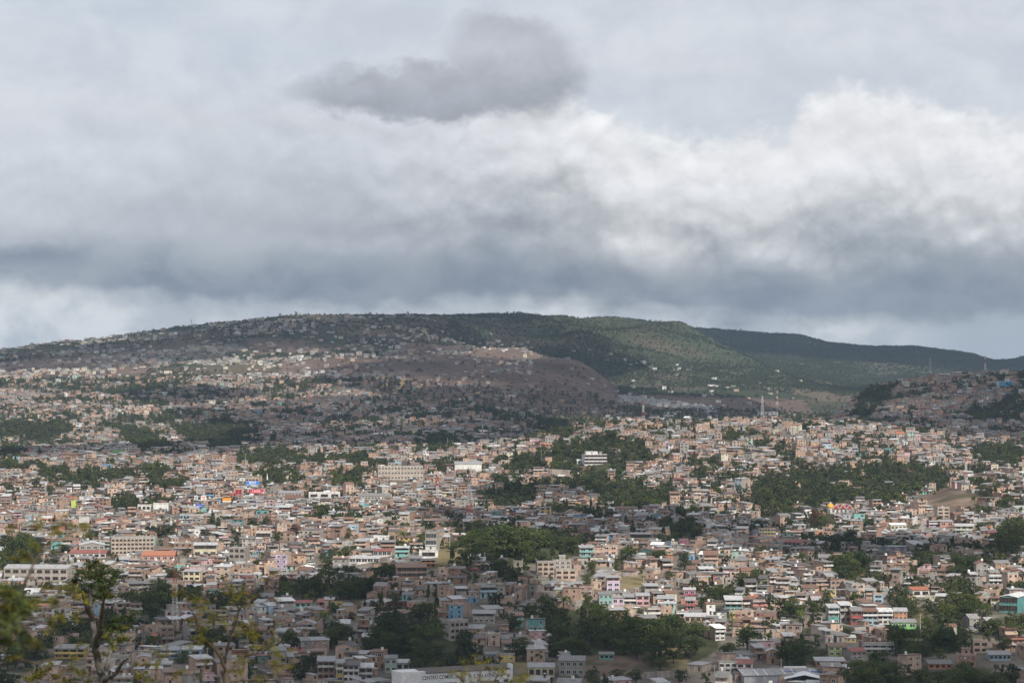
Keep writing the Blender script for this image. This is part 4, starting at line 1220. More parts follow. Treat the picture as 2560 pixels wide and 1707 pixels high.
# ------------------------------------------------------------------ big tree list, so that houses keep clear of them: x, base, width px, height px, kind
BIG_TREES = [
    (870, 1366, 30, 44, 'tall'), (689, 1357, 32, 34, 'round'), (738, 1342, 46, 32, 'flame'), (1003, 1374, 30, 46, 'palm'), (962, 1445, 38, 42, 'round'), (814, 1432, 50, 34, 'round'), (1051, 1372, 26, 34, 'tall'),
    (755, 1500, 58, 56, 'round'), (785, 1490, 50, 48, 'round'), (715, 1500, 45, 34, 'round'), (850, 1502, 60, 50, 'round'), (885, 1498, 56, 46, 'umbrella'), (988, 1522, 42, 46, 'round'), (1046, 1562, 62, 52, 'umbrella'), (1070, 1506, 28, 34, 'tall'),
    (977, 1628, 112, 92, 'umbrella'), (1066, 1650, 96, 96, 'umbrella'), (1160, 1640, 80, 62, 'round'), (835, 1612, 60, 44, 'round'), (870, 1612, 50, 40, 'round'), (920, 1642, 58, 50, 'round'), (1040, 1690, 60, 40, 'round'), (1130, 1680, 70, 46, 'round'), (1090, 1690, 60, 40, 'round'),
    (1320, 1396, 128, 74, 'umbrella'), (1250, 1398, 110, 84, 'umbrella'), (1425, 1386, 54, 50, 'umbrella'), (1205, 1345, 46, 26, 'umbrella'), (1480, 1452, 40, 50, 'round'), (1468, 1470, 36, 34, 'round'), (1541, 1440, 26, 38, 'tall'), (1655, 1417, 44, 44, 'round'), (1712, 1426, 44, 44, 'round'), (1672, 1458, 26, 32, 'round'),
    (1785, 1508, 56, 50, 'round'), (1820, 1500, 50, 34, 'round'), (1365, 1562, 76, 70, 'round'), (1330, 1560, 46, 52, 'round'), (1468, 1522, 28, 42, 'round'), (1832, 1592, 30, 58, 'palm'), (1872, 1630, 74, 70, 'round'), (1815, 1648, 52, 46, 'round'), (1602, 1540, 24, 24, 'round'),
    (1490, 1560, 80, 52, 'round'), (1540, 1590, 90, 60, 'umbrella'), (1610, 1610, 110, 70, 'umbrella'), (1690, 1600, 90, 60, 'umbrella'), (1740, 1610, 80, 60, 'round'), (1470, 1620, 90, 66, 'round'), (1400, 1630, 100, 66, 'round'), (1560, 1640, 70, 50, 'round'), (1640, 1665, 110, 66, 'umbrella'), (1700, 1640, 60, 50, 'round'), (1440, 1660, 50, 36, 'round'), (1740, 1640, 50, 46, 'round'),
    (1480, 1712, 50, 36, 'round'), (1590, 1712, 44, 40, 'round'), (1545, 1710, 50, 36, 'umbrella'), (1700, 1710, 50, 36, 'round'),
    (2163, 1377, 40, 36, 'round'), (2120, 1440, 70, 62, 'round'), (2165, 1430, 66, 58, 'round'), (2100, 1445, 50, 34, 'round'), (2130, 1452, 46, 26, 'bright'), (2293, 1407, 36, 40, 'tall'), (2318, 1412, 46, 34, 'round'), (2400, 1440, 60, 54, 'round'), (2425, 1436, 56, 50, 'round'), (2459, 1406, 36, 36, 'round'), (2280, 1442, 24, 46, 'tall'),
    (2490, 1502, 58, 36, 'round'), (2396, 1490, 46, 30, 'round'), (2368, 1558, 66, 48, 'bright'), (2395, 1548, 50, 40, 'bright'), (2460, 1562, 56, 56, 'round'), (2500, 1592, 62, 52, 'round'), (2535, 1600, 60, 44, 'round'), (2255, 1640, 74, 70, 'round'), (2290, 1640, 70, 66, 'umbrella'), (2240, 1610, 60, 50, 'round'), (2366, 1632, 70, 62, 'round'), (2415, 1628, 54, 58, 'round'), (2320, 1576, 36, 44, 'tall'), (2330, 1612, 46, 40, 'round'),
    (2000, 1668, 80, 62, 'round'), (2205, 1672, 66, 44, 'round'), (2160, 1706, 84, 58, 'bright'), (2190, 1712, 60, 60, 'bright'), (2245, 1722, 76, 46, 'round'), (2110, 1722, 50, 54, 'round'), (2300, 1716, 66, 40, 'bright'), (2350, 1712, 60, 40, 'round'), (2396, 1726, 80, 52, 'round'), (2440, 1722, 80, 46, 'umbrella'), (2490, 1726, 70, 40, 'round'), (2000, 1548, 28, 34, 'round'), (1985, 1545, 34, 28, 'round'), (2036, 1540, 38, 38, 'round'), (2010, 1534, 22, 28, 'round'), (2070, 1510, 34, 36, 'round'), (1962, 1535, 36, 34, 'round'), (2000, 1566, 30, 40, 'palm'), (2116, 1588, 26, 20, 'bright'), (2040, 1612, 32, 26, 'bright'),
    (2535, 1390, 86, 72, 'bright'), (2500, 1380, 50, 50, 'round'), (2556, 1360, 60, 60, 'bright'),
    (38, 1412, 96, 88, 'round'), (80, 1400, 60, 58, 'round'), (152, 1391, 60, 30, 'umbrella'), (137, 1444, 40, 26, 'umbrella'), (360, 1530, 60, 56, 'round'), (395, 1480, 62, 30, 'umbrella'), (330, 1510, 60, 34, 'round'), (375, 1560, 60, 50, 'round'), (408, 1535, 50, 50, 'round'), (428, 1600, 50, 34, 'round'), (517, 1630, 56, 60, 'round'), (120, 1620, 70, 44, 'round'), (280, 1600, 60, 70, 'round'), (30, 1560, 80, 70, 'round'), (540, 1520, 30, 22, 'round'), (650, 1500, 40, 30, 'round'), (455, 1660, 60, 26, 'round'), (500, 1664, 50, 26, 'round'), (640, 1420, 24, 26, 'round'), (470, 1390, 22, 20, 'tall'),
    (2180, 1320, 40, 24, 'bright'), (2040, 1320, 50, 50, 'flame'), (1300, 1345, 60, 30, 'round'), (2350, 1310, 20, 20, 'round'),
]
KIND_DEFS = {'round': 'green', 'tall': 'green', 'umbrella': 'green', 'bright': 'green', 'flame': 'dry', 'palm': 'palm'}


# ------------------------------------------------------------------ house plots
def in_any(polys, x, y):
    r = np.zeros(np.shape(x), bool)
    for p in polys:
        r |= inside(p, x, y)
    return r


def plots(y0, y1, gx, gy, patch, seed, spread):
    """plots in rows, turned from quarter to quarter"""
    r = np.random.default_rng(seed)
    out = []
    hw = .235
    ny = int((y1 - y0) / patch) + 2
    C = []
    for j in range(-1, ny + 1):
        y = y0 + (j + .5) * patch
        nx = int(hw * y / patch) + 2
        for i in range(-nx, nx + 1):
            C.append((i * patch + r.uniform(-.3, .3) * patch, y + r.uniform(-.3, .3) * patch, r.normal(0, spread)))
    C = np.array(C)
    k = int(patch * 1.1 / gx) + 1
    kk = int(patch * 1.1 / gy) + 1
    for i, (cx, cy, a) in enumerate(C):
        u, v = np.meshgrid(np.arange(-k, k + 1) * gx, np.arange(-kk, kk + 1) * gy)
        u = u + (np.arange(u.shape[0]) % 2)[:, None] * gx * .5
        u, v = u.ravel(), v.ravel()
        X, Y = cx + math.cos(a) * u - math.sin(a) * v, cy + math.sin(a) * u + math.cos(a) * v
        m = (np.abs(X - cx) < patch * 1.2) & (np.abs(Y - cy) < patch * 1.2) & (Y > y0) & (Y < y1) & (np.abs(X) < hw * Y)
        X, Y = X[m], Y[m]
        if not len(X):
            continue
        near = C[(np.abs(C[:, 0] - cx) < patch * 3) & (np.abs(C[:, 1] - cy) < patch * 3)]
        d = (X[:, None] - near[None, :, 0]) ** 2 + (Y[:, None] - near[None, :, 1]) ** 2
        d.sort(axis=1)
        own = (X - cx) ** 2 + (Y - cy) ** 2
        mine = (own <= d[:, 0] + 1e-6) & (np.sqrt(d[:, 1]) - np.sqrt(d[:, 0]) > 4.5)     # lanes between the quarters stay open
        out.append(np.column_stack([X[mine], Y[mine], np.full(mine.sum(), a)]))
    P = np.concatenate(out)
    P[:, 0] += r.uniform(-.8, .8, len(P))
    P[:, 1] += r.uniform(-2.5, 2.5, len(P)) * (gy / 15)
    return P


def clear_of_landmarks(X, Y, Z, px, py, h):
    ok = np.ones(len(X), bool)
    for (cx, cy, hx, hy, a) in occupied:
        dx, dy = X - cx, Y - cy
        u, v = math.cos(a) * dx + math.sin(a) * dy, -math.sin(a) * dx + math.cos(a) * dy
        ok &= ~((np.abs(u) < hx + 3.0) & (np.abs(v) < hy + 3.5))
    for (x0, yt, x1, yb, Yh) in HB:                       # nothing tall right in front of a landmark
        s = F / Y
        top = py - h * s
        half = 4.2 * s
        ok &= ~((px + half > x0) & (px - half < x1) & (Y < Yh) & (top < yb - .22 * (yb - yt)) & (py > yt))
    return ok


def clear_of_trees(px, py, Y):
    ok = np.ones(len(px), bool)
    for (x, yb, w, h, k) in BIG_TREES:
        ok &= ~((np.abs(px - x) < w * .42) & (py < yb + 12) & (py > yb - .55 * h))
    return ok


def city_density(X, Y, Z):
    """share of plots that are built on, from where the plot shows in the photograph"""
    s = F / Y
    px, py = project(X, Y, Z + 3.5)
    qx = px + (fbm(X, Y, 50, 3, 31) - .5) * 26
    qy = py + (fbm(X, Y, 50, 3, 32) - .5) * 16
    d = np.where(Y < 3300, .86, .80)
    n = fbm(X, Y, 260, 3, 50)
    d = np.where((Y < 3300), d - np.clip((.47 - n) * 3.0, 0, .38), d)
    # far hillside: dense at the foot, scattered above
    foot = inside([(-400, 985), (150, 965), (320, 985), (500, 1000), (640, 988), (720, 1002), (800, 962), (900, 942), (930, 962), (900, 1012), (1150, 1024), (1235, 1042), (1335, 1062), (1325, 1092), (1230, 1125), (900, 1160), (-400, 1210)], qx, qy)
    mid = inside([(-400, 930), (200, 915), (480, 860), (700, 885), (900, 905), (880, 962), (700, 1000), (400, 1000), (-400, 1000)], qx, qy)
    cl = fbm(X, Y, 150, 3, 51)
    fard = np.where(foot, np.clip(.72 - np.clip((.50 - cl) * 3, 0, .5), 0, 1), np.where(mid, np.clip((cl - .40) * 4.5, .07, .70), np.clip((cl - .47) * 2.0, .03, .27)))
    fard = np.where((px > 1120) & (Y > 5000), np.clip((cl - .53) * .8, 0, .022), fard)
    for pl in BROWN:
        fard = np.where(inside(pl, qx, qy) & ~foot, np.clip((cl - .50) * 1.8, .03, .24), fard)
    ridge_v = inside([(1550, 985), (1700, 1002), (1800, 1018), (1790, 1026), (1650, 1012), (1560, 998)], px, py)
    fard = np.where(px > 1330, np.where(ridge_v, .75, .012), fard)
    d = np.where((Y > 3950) | ((Y > 3250) & (px < 1350)), fard, d)
    d = np.where((Y > 2850) & (Y < 4700) & (px > 1290) & (px < 2075), np.where((Y < 3000), .5, .03), d)
    d = np.where((Y > 3050) & (Y < 3980) & (px > 2075), np.where(cl < .42, .7, .92), d)
    d = np.where((Y > 3980) & (Y < 9000) & (px > 2000), 0.0, d)
    d = np.where((veg(X, Y) > veg_cut(X, Y)) & (Y < 4950), .03, d)
    d = np.where(in_any(FOREST, qx, qy) & (Y < 4900), np.where((Y > 1900) & (Y < 2900), .06, .015), d)
    d = np.where(in_any(BARE, qx, qy) & (Y < 2600), 0.0, d)
    d = np.where(Y > 6450, 0.0, d)
    lx, ly = project(X, Y, Z)
    d = np.where(on_lane(lx, ly), 0.0, d)
    return d, px, py


BANDS = [   # distance range, plot width, row spacing, quarter size, detail
    (1045, 1560, 7.1, 13.5, 62, 0, .36),
    (1560, 2350, 7.3, 12.8, 70, 1, .36),
    (2350, 3300, 7.8, 12.2, 85, 2, .36),
    (3300, 5000, 8.2, 12.0, 100, 3, .4),
    (5000, 6500, 9.0, 14.0, 130, 3, .35),
]
WALLS = ['brick', 'brick2', 'brick3', 'block', 'block2', 'white', 'cream', 'turquoise', 'teal', 'blue', 'skyblue', 'pink', 'mint', 'green', 'yellow', 'orange', 'coral', 'peach', 'beige', 'red', 'lilac']
WP = np.array([.28, .20, .13, .12, .08, .03, .024, .008, .005, .005, .010, .009, .010, .002, .006, .005, .005, .014, .035, .002, .002])
WP /= WP.sum()
TINS = ['zinc', 'grey', 'dull', 'rust', 'redtin', 'dark', 'whitetin', 'tile']
TP = np.array([.11, .25, .29, .24, .02, .07, .015, .010])
TP /= TP.sum()
cands = []
for bi, (y0, y1, gx, gy, pt_, lod, spread) in enumerate(BANDS):
    P = plots(y0, y1, gx, gy, pt_, 100 + bi, spread)
    X, Y, A = P.T
    Z = ground(X, Y)
    D, px, py = city_density(X, Y, Z)
    n_st = RNG.choice([1, 2, 3, 4], len(X), p=[.50, .39, .10, .01]) if lod < 3 else RNG.choice([1, 2, 3], len(X), p=[.62, .33, .05])
    keep = RNG.random(len(X)) < D
    gpx, gpy = project(X, Y, Z)
    tall_ok = clear_of_landmarks(X, Y, Z, gpx, gpy, n_st * 2.8 + 1.0)
    low_ok = clear_of_landmarks(X, Y, Z, gpx, gpy, 3.3)
    n_st = np.where(tall_ok, n_st, 1)
    keep &= tall_ok | low_ok
    if Y.min() < 2100:
        keep &= clear_of_trees(gpx, gpy, Y) | (RNG.random(len(X)) < .10)
    for i in np.flatnonzero(keep):
        cands.append((Y[i], X[i], Z[i], A[i], int(n_st[i]), lod, gx, gy, gpx[i], gpy[i]))
cands.sort(key=lambda c: c[0])
print('house plots', len(cands))

N_SOLO = max(0, 300 - len(HEROES))
autos, lots = [], {0: [], 1: [], 2: [], 3: []}
wi = RNG.choice(len(WALLS), len(cands), p=WP)
fi = RNG.choice(len(WALLS), len(cands), p=WP)
ti = RNG.choice(len(TINS), len(cands), p=TP)
rr = RNG.random((len(cands), 12))
for k, (Y, X, Z, A, n, lod, gx, gy, px, py) in enumerate(cands):
    r = rr[k]
    wall = WALLS[wi[k]]
    if wall in ('blue', 'turquoise', 'pink', 'mint', 'yellow', 'orange', 'coral', 'peach', 'lilac', 'teal', 'green', 'red', 'skyblue') and r[0] < .75:
        front, wall = wall, 'brick' if r[1] < .6 else 'block'
    else:
        front = wall if r[0] < .62 else WALLS[fi[k]]
    if lod == 3 and Y > 5000:                            # shacks and small pale-roofed houses up the far hill
        wall = front = ('brick2', 'block2', 'white', 'block2', 'cream')[int(r[1] * 5)]
    if lod == 3 and 1540 < px < 1800:
        wall = front = 'white'
    if lod >= 2 and front in ('blue', 'turquoise', 'magenta', 'green', 'red', 'yellow', 'orange') and r[2] < .5:
        front = wall
    w = gx * (.62 + .72 * r[3] ** 1.3)
    d = min(gy * .82, 5.5 + 5.5 * r[4])
    big = r[5] < .035 and lod > 0
    if big:
        w, d, n = w * 1.7, d * 1.3, min(n, 2)
    if w < 6.3:
        n = min(n, 2)
    h = n * (2.4 + .55 * r[6])
    q = r[7]
    roof = ('shed' if q < .50 else 'flat' if q < .72 else 'terrace' if q < .84 else 'gable' if q < .94 else 'gablex')
    if n == 1 and roof == 'terrace':
        roof = 'shed'
    if lod == 3:
        roof = 'shed' if q < .8 else 'flat'
    feats = set()
    if r[8] < .35: feats.add('bands')
    if r[9] < .38 and n > 1: feats.add('balcony')
    if r[10] < .34: feats.add('tank')
    if r[5] > .6: feats.add('laundry')
    if r[11] < .30: feats.add('room')
    if r[11] > .55: feats.add('rebar')
    if .3 < r[11] < .40: feats.add('awning')
    tin = TINS[ti[k]]
    slope = 1 if r[1] < .58 else -1
    frame = 'white' if r[2] < .5 else ('brown' if r[2] < .75 else 'grey')
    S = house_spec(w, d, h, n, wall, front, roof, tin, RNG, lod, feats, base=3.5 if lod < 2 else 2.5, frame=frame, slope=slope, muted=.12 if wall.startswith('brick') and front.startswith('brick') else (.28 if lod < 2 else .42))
    yaw = A + RNG.normal(0, .10)
    rec = (X, Y, Z, yaw, S)
    s = F / Y
    if len(autos) < N_SOLO and -10 < px < 2570 and py - h * s < 1700:
        autos.append(dict(rec=rec, px=px, py=py - h * s * .5, w=w * s, h=h * s, Y=Y, n=n, front=front, wall=wall, roof=roof, tin=tin, feats=feats))
    else:
        lots[lod].append(rec)

# ------------------------------------------------------------------ labels that single out each house
NUM = {1: 'one-storey', 2: 'two-storey', 3: 'three-storey', 4: 'four-storey'}
ORD = ['', 'second ', 'third ', 'fourth ', 'fifth ', 'sixth ', 'seventh ', 'eighth ', 'ninth ', 'tenth ', 'eleventh ', 'twelfth ', 'thirteenth ', 'fourteenth ', 'fifteenth ']
HERO_XY = np.array([(s['px'], s['py']) for s in solos])
HERO_NICK = [s['nick'] for s in solos]


def relation(px, py, w, skip=None):
    """nearest landmark and how one gets from it to here"""
    d = np.hypot(HERO_XY[:, 0] - px, (HERO_XY[:, 1] - py) * 1.4)
    i = int(np.argmin(d))
    dx, dy = px - HERO_XY[i, 0], py - HERO_XY[i, 1]
    if abs(dy) < .45 * abs(dx):
        rel = 'beside'
    elif dy > 0:
        rel = 'below'
    else:
        rel = 'above'
    return rel, i, float(d[i])


ROOFW = lambda a: 'flat concrete roof' if a['roof'] == 'flat' else (TINW[a['tin']] + (' top terrace' if a['roof'] == 'terrace' else (' gable roof' if a['roof'] in ('gable', 'gablex') else ' roof')))
for a in autos:
    a['rel'], a['hi'], a['dist'] = relation(a['px'], a['py'], a['w'])
    fr = a['front']
    extra = ' and balcony' if 'balcony' in a['feats'] and a['n'] > 1 else (' and water tank' if 'tank' in a['feats'] else '')
    a['base'] = f"{NUM[a['n']]} {WORDS[fr]} house with {ROOFW(a)}{extra}"
    a['tail'] = f"{a['rel']} the {HERO_NICK[a['hi']]}"
groups = {}
for a in autos:
    groups.setdefault((a['base'], a['tail']), []).append(a)
for (b, tl), L in groups.items():
    L.sort(key=lambda a: a['dist'])
    for i, a in enumerate(L):
        a['label'] = f"{ORD[i]}{b}, {tl}"
        if len(a['label'].split()) > 16:
            a['label'] = a['label'].replace(' and water tank', '').replace(' and balcony', ' plus balcony')
        if len(a['label'].split()) > 16:
            a['label'] = a['label'].replace('flat concrete roof', 'flat roof').replace(' top terrace', ' terrace')
for a in autos:
    X, Y, Z, yaw, S = a['rec']
    root = solo_house('house', S, X, Y, Z, yaw, a['label'], 'house', 'houses on the near slopes of the town')
    solos.append(dict(root=root, nick=None, px=a['px'], py=a['py'], w=a['w'], Y=Y, hero=False))
print('solo houses', len(solos))
bake('distant_houses', [r for l in (0, 1, 2, 3) for r in lots[l]], 'thousands of small brick and tin-roofed houses spread over the valley and far hillsides')
# ------------------------------------------------------------------ trees
def crown_mesh(kind, seed, n_leaf, leaf, mat, name='crown'):
    """leaf clumps over the lobes of a crown one metre wide and high, standing on z=0"""
    r = np.random.default_rng(seed)
    L = []
    if kind == 'umbrella':
        for k in range(20):
            a, q = r.uniform(0, 2 * np.pi), math.sqrt(r.random()) * .36
            L.append((math.cos(a) * q, math.sin(a) * q, r.choice([.34, .50, .66, .80]) - q * .35 + r.uniform(-.04, .04), r.uniform(.15, .24), r.uniform(.07, .12)))
    elif kind == 'tall':
        for k in range(14):
            z = r.uniform(.18, .88)
            a, q = r.uniform(0, 2 * np.pi), r.uniform(.05, .24) * (1.15 - z)
            L.append((math.cos(a) * q, math.sin(a) * q, z, r.uniform(.15, .26) * (1.2 - .6 * z), r.uniform(.10, .16)))
    elif kind == 'cone':
        for k in range(14):
            z = .12 + .84 * k / 13
            L.append((r.uniform(-.03, .03), r.uniform(-.03, .03), z, .46 * (1.04 - z), .07))
    else:
        for k in range(18):
            a, q = r.uniform(0, 2 * np.pi), math.sqrt(r.random()) * .31
            z = r.uniform(.14, .80) * (1 - .25 * q) + .02
            s = r.uniform(.13, .23)
            L.append((math.cos(a) * q, math.sin(a) * q, z, s, s * r.uniform(.7, 1.0)))
    L = np.array(L)
    wgt = L[:, 3] ** 2
    pick = r.choice(len(L), n_leaf, p=wgt / wgt.sum())
    d = r.normal(size=(n_leaf, 3))
    d /= np.linalg.norm(d, axis=1, keepdims=True)
    d[:, 2] = np.where(d[:, 2] < -.35, -d[:, 2] * .6, d[:, 2])
    rad = r.uniform(.72, 1.08, n_leaf)
    C = L[pick, :3] + d * np.column_stack([L[pick, 3], L[pick, 3], L[pick, 4]]) * rad[:, None]
    nrm = d + r.normal(0, .45, (n_leaf, 3))
    nrm /= np.linalg.norm(nrm, axis=1, keepdims=True)
    t1 = np.cross(nrm, r.normal(size=(n_leaf, 3)))
    t1 /= np.linalg.norm(t1, axis=1, keepdims=True) + 1e-9
    t2 = np.cross(nrm, t1)
    s = leaf * r.uniform(.6, 1.35, (n_leaf, 1))
    bend = nrm * s * .25
    V = np.stack([C - t1 * s - bend, C - t2 * s * .6 + bend * .4, C + t1 * s - bend, C + t2 * s * .6 + bend * .4], 1).reshape(-1, 3)
    Q = np.arange(n_leaf * 4).reshape(-1, 4)
    tint = np.repeat(r.uniform(.72, 1.2, (n_leaf, 1)), 3, 1) * np.array([1.0, 1.0, .95])
    return mesh_np(name, V, np.full(n_leaf, 4), Q, tint, M[mat])


def tube(pts, radii, sides=6):
    P = np.asarray(pts, float)
    V, Q = [], []
    for i, (p, rr_) in enumerate(zip(P, radii)):
        d = P[min(i + 1, len(P) - 1)] - P[max(i - 1, 0)]
        d = d / (np.linalg.norm(d) + 1e-9)
        a = np.cross(d, (0.31, .87, .38))
        a /= np.linalg.norm(a) + 1e-9
        b = np.cross(d, a)
        for k in range(sides):
            t_ = 2 * math.pi * k / sides
            V.append(p + (a * math.cos(t_) + b * math.sin(t_)) * rr_)
    for i in range(len(P) - 1):
        for k in range(sides):
            Q.append((i * sides + k, i * sides + (k + 1) % sides, (i + 1) * sides + (k + 1) % sides, (i + 1) * sides + k))
    return np.array(V), np.array(Q)


def join(parts):
    Vs, Qs, b = [], [], 0
    for V, Q in parts:
        Vs.append(V)
        Qs.append(Q + b)
        b += len(V)
    return np.concatenate(Vs), np.concatenate(Qs)


def trunk_mesh(seed, mat='bark', height=.55, r0=.035, name='trunk', limbs=5):
    r = np.random.default_rng(seed)
    P = [(0, 0, -.12), (.01, 0, .1), (r.uniform(-.04, .04), r.uniform(-.04, .04), height * .6), (r.uniform(-.06, .06), r.uniform(-.06, .06), height)]
    parts = [tube(P, [r0 * 1.25, r0, r0 * .75, r0 * .4])]
    for k in range(limbs):
        a = r.uniform(0, 2 * np.pi)
        b = np.array(P[2]) * r.uniform(.6, 1.0)
        e = np.array([math.cos(a) * .26, math.sin(a) * .26, height + r.uniform(-.02, .22)])
        parts.append(tube([b, (b + e) / 2 + (0, 0, .03), e], [r0 * .5, r0 * .32, r0 * .12], 5))
    V, Q = join(parts)
    return mesh_np(name, V, np.full(len(Q), 4), Q, None, M[mat])


def palm_meshes(seed):
    r = np.random.default_rng(seed)
    V, Q = tube([(0, 0, -.1), (.02, 0, .3), (.03, .01, .72)], [.030, .022, .018])
    tr = mesh_np('trunk', V, np.full(len(Q), 4), Q, None, M['bark'])
    fr = []
    for k in range(16):
        a = 2 * np.pi * k / 16 + r.uniform(-.2, .2)
        up = r.uniform(.0, .34)
        Vs, Qs = [], []
        for i in range(7):
            q = i / 6
            rad = .52 * q
            z = .72 + up * math.sin(q * 2.2) - .30 * q * q
            wd = .055 * math.sin(math.pi * min(.97, .12 + q * .88))
            c = np.array([math.cos(a) * rad + .03, math.sin(a) * rad + .01, z])
            t_ = np.array([-math.sin(a), math.cos(a), -.35]) * wd
            t2 = np.array([math.sin(a), -math.cos(a), -.35]) * wd
            Vs += [c + t2, c, c + t_]
        for i in range(6):
            Qs += [(3 * i, 3 * i + 1, 3 * i + 4, 3 * i + 3), (3 * i + 1, 3 * i + 2, 3 * i + 5, 3 * i + 4)]
        fr.append((np.array(Vs), np.array(Qs)))
    return tr, [mesh_np('frond', V, np.full(len(Q), 4), Q, np.tile((1.5, 1.35, .8), (len(Q), 1)), M['leaf']) for V, Q in fr]


CROWNS = {
    'round': [crown_mesh('round', 200 + k, 1100, .034, 'leaf') for k in range(5)],
    'umbrella': [crown_mesh('umbrella', 220 + k, 1200, .034, 'leaf') for k in range(4)],
    'tall': [crown_mesh('tall', 240 + k, 800, .036, 'leaf') for k in range(3)],
    'flame': [crown_mesh('umbrella', 250 + k, 1000, .034, 'leaf_dry') for k in range(2)],
    'bright': [crown_mesh('round', 260 + k, 900, .036, 'leaf_bright') for k in range(3)],
    'cone': [crown_mesh('cone', 270, 700, .04, 'leaf')],
}
TRUNKS = [trunk_mesh(300 + k) for k in range(5)]
PALM_TRUNK, PALM_FRONDS = palm_meshes(9)
KW = {'round': 'round dark green tree', 'umbrella': 'wide flat-topped dark tree', 'tall': 'tall narrow dark tree', 'flame': 'reddish flat-topped tree', 'bright': 'lighter green bushy tree', 'palm': 'coconut palm', 'cone': 'pointed conifer'}


def plant(kind, x, y, z, w, h, k, label, group):
    yaw = (k * 2.399) % 6.283
    if kind == 'palm':
        root = thing('palm_tree', label, 'palm tree', (x, y, z), group, yaw)
        t_ = part('trunk', PALM_TRUNK, root)
        root.scale = (w, w, h)
        for m in PALM_FRONDS:
            part('frond', m, root)
        return root
    root = thing('tree', label, 'tree', (x, y, z), group, yaw)
    t_ = part('trunk', TRUNKS[k % len(TRUNKS)], root)
    c = part('crown', CROWNS[kind][k % len(CROWNS[kind])], root)
    root.scale = (w, w, h)
    return root


tree_list = []       # every tree: kind, X, Y, Z, width, height
for (x, yb, w, h, kind) in BIG_TREES:
    Y = depth_at(x, min(yb, 1770)) if yb < 1707 else depth_at(x, yb, 965)
    P = pix_point(x, yb, Y)
    tree_list.append((kind, P[0], P[1] + w / F * Y * .3, float(ground(P[0], P[1] + w / F * Y * .3)), w / F * Y * 1.08, h / F * Y * 1.1, True))
r = np.random.default_rng(77)


def scatter(y0, y1, step, seed):
    rg = np.random.default_rng(seed)
    ys = np.arange(y0, y1, step)
    P = []
    for y in ys:
        xs = np.arange(-.235 * y, .235 * y, step)
        P.append(np.column_stack([xs + rg.uniform(-.45, .45, len(xs)) * step, y + rg.uniform(-.45, .45, len(xs)) * step]))
    return np.concatenate(P)


house_xy = np.array([(c[1], c[0]) for c in cands])
cell = {}
for i, (a, b) in enumerate(house_xy):
    cell.setdefault((int(a // 9), int(b // 9)), []).append(i)


def near_house(x, y, rad):
    cx, cy = int(x // 9), int(y // 9)
    for i in (cx - 1, cx, cx + 1):
        for j in (cy - 1, cy, cy + 1):
            for q in cell.get((i, j), ()):
                if abs(house_xy[q, 0] - x) < rad and abs(house_xy[q, 1] - y) < rad:
                    return True
    return False


OCC = np.array(occupied)


def hides_landmark(px, py, Y, h, w):
    s = F / Y
    m = (px + w * s * .5 > HB[:, 0]) & (px - w * s * .5 < HB[:, 2]) & (Y < HB[:, 4] + 4) & (py - h * s < HB[:, 3] - .3 * (HB[:, 3] - HB[:, 1])) & (py > HB[:, 1])
    return m.any() or ((np.abs(OCC[:, 0] - (px - W / 2) / F * Y) < OCC[:, 2] + 2) & (np.abs(OCC[:, 1] - Y) < OCC[:, 3] + 2)).any()


far_pts = []          # trees too many or too far to pick apart: X, Y, Z, width, height, kind index
for (y0, y1, step) in ((1045, 1700, 6.0), (1700, 2500, 6.6), (2500, 3400, 7.5), (3400, 4950, 8.5)):
    P = scatter(y0, y1, step, int(y0))
    Z = ground(P[:, 0], P[:, 1])
    px, py = project(P[:, 0], P[:, 1], Z + 3.5)
    gx_, gy_ = project(P[:, 0], P[:, 1], Z)
    qx = px + (fbm(P[:, 0], P[:, 1], 50, 3, 31) - .5) * 26
    qy = py + (fbm(P[:, 0], P[:, 1], 50, 3, 32) - .5) * 16
    wood = in_any(FOREST, qx, qy)
    cl = fbm(P[:, 0], P[:, 1], 120, 3, 91)
    grove = veg(P[:, 0], P[:, 1]) > veg_cut(P[:, 0], P[:, 1])
    prob = np.where(wood, .32, np.where(grove, .62, .07))
    if y0 < 2000:
        prob = np.where(in_any(BARE, qx, qy), .05, prob)
    if y0 > 3000:
        prob = np.where((px > 1290) & (px < 2075), .28, prob)
        prob = np.where(inside([(1080, 822), (1250, 850), (1400, 862), (1475, 872), (1540, 960), (1570, 1052), (1330, 1035), (1150, 1008), (950, 988)], qx, qy), .10, prob)
    prob = np.where(on_lane(gx_, gy_), 0, prob)
    hit = r.random(len(P)) < prob
    for i in np.flatnonzero(hit):
        w = r.uniform(7.0, 13.0) if wood[i] else r.uniform(2.2, 7.5)
        if y0 >= 3400:
            w *= 1.1
        h = w * r.uniform(.75, 1.1)
        if grove[i] and not wood[i]:
            w = r.uniform(4.5, 10.5)
            h = max(5.5, w * r.uniform(.85, 1.3))
        if not wood[i] and not grove[i]:
            w = min(w, 5.5)
            h = w * r.uniform(.9, 1.5)
        if not wood[i] and near_house(P[i, 0], P[i, 1], 3.4 if not grove[i] else 2.6):
            continue
        if y0 < 2500 and hides_landmark(gx_[i], gy_[i], P[i, 1], h, w):
            continue
        kind = r.choice(['round', 'umbrella', 'tall', 'bright', 'flame', 'palm'], p=[.52, .18, .10, .15, .03, .02])
        tree_list.append((kind, P[i, 0], P[i, 1], Z[i], w * (.6 if kind == 'tall' else 1), h * (1.15 if kind == 'tall' else 1), False))
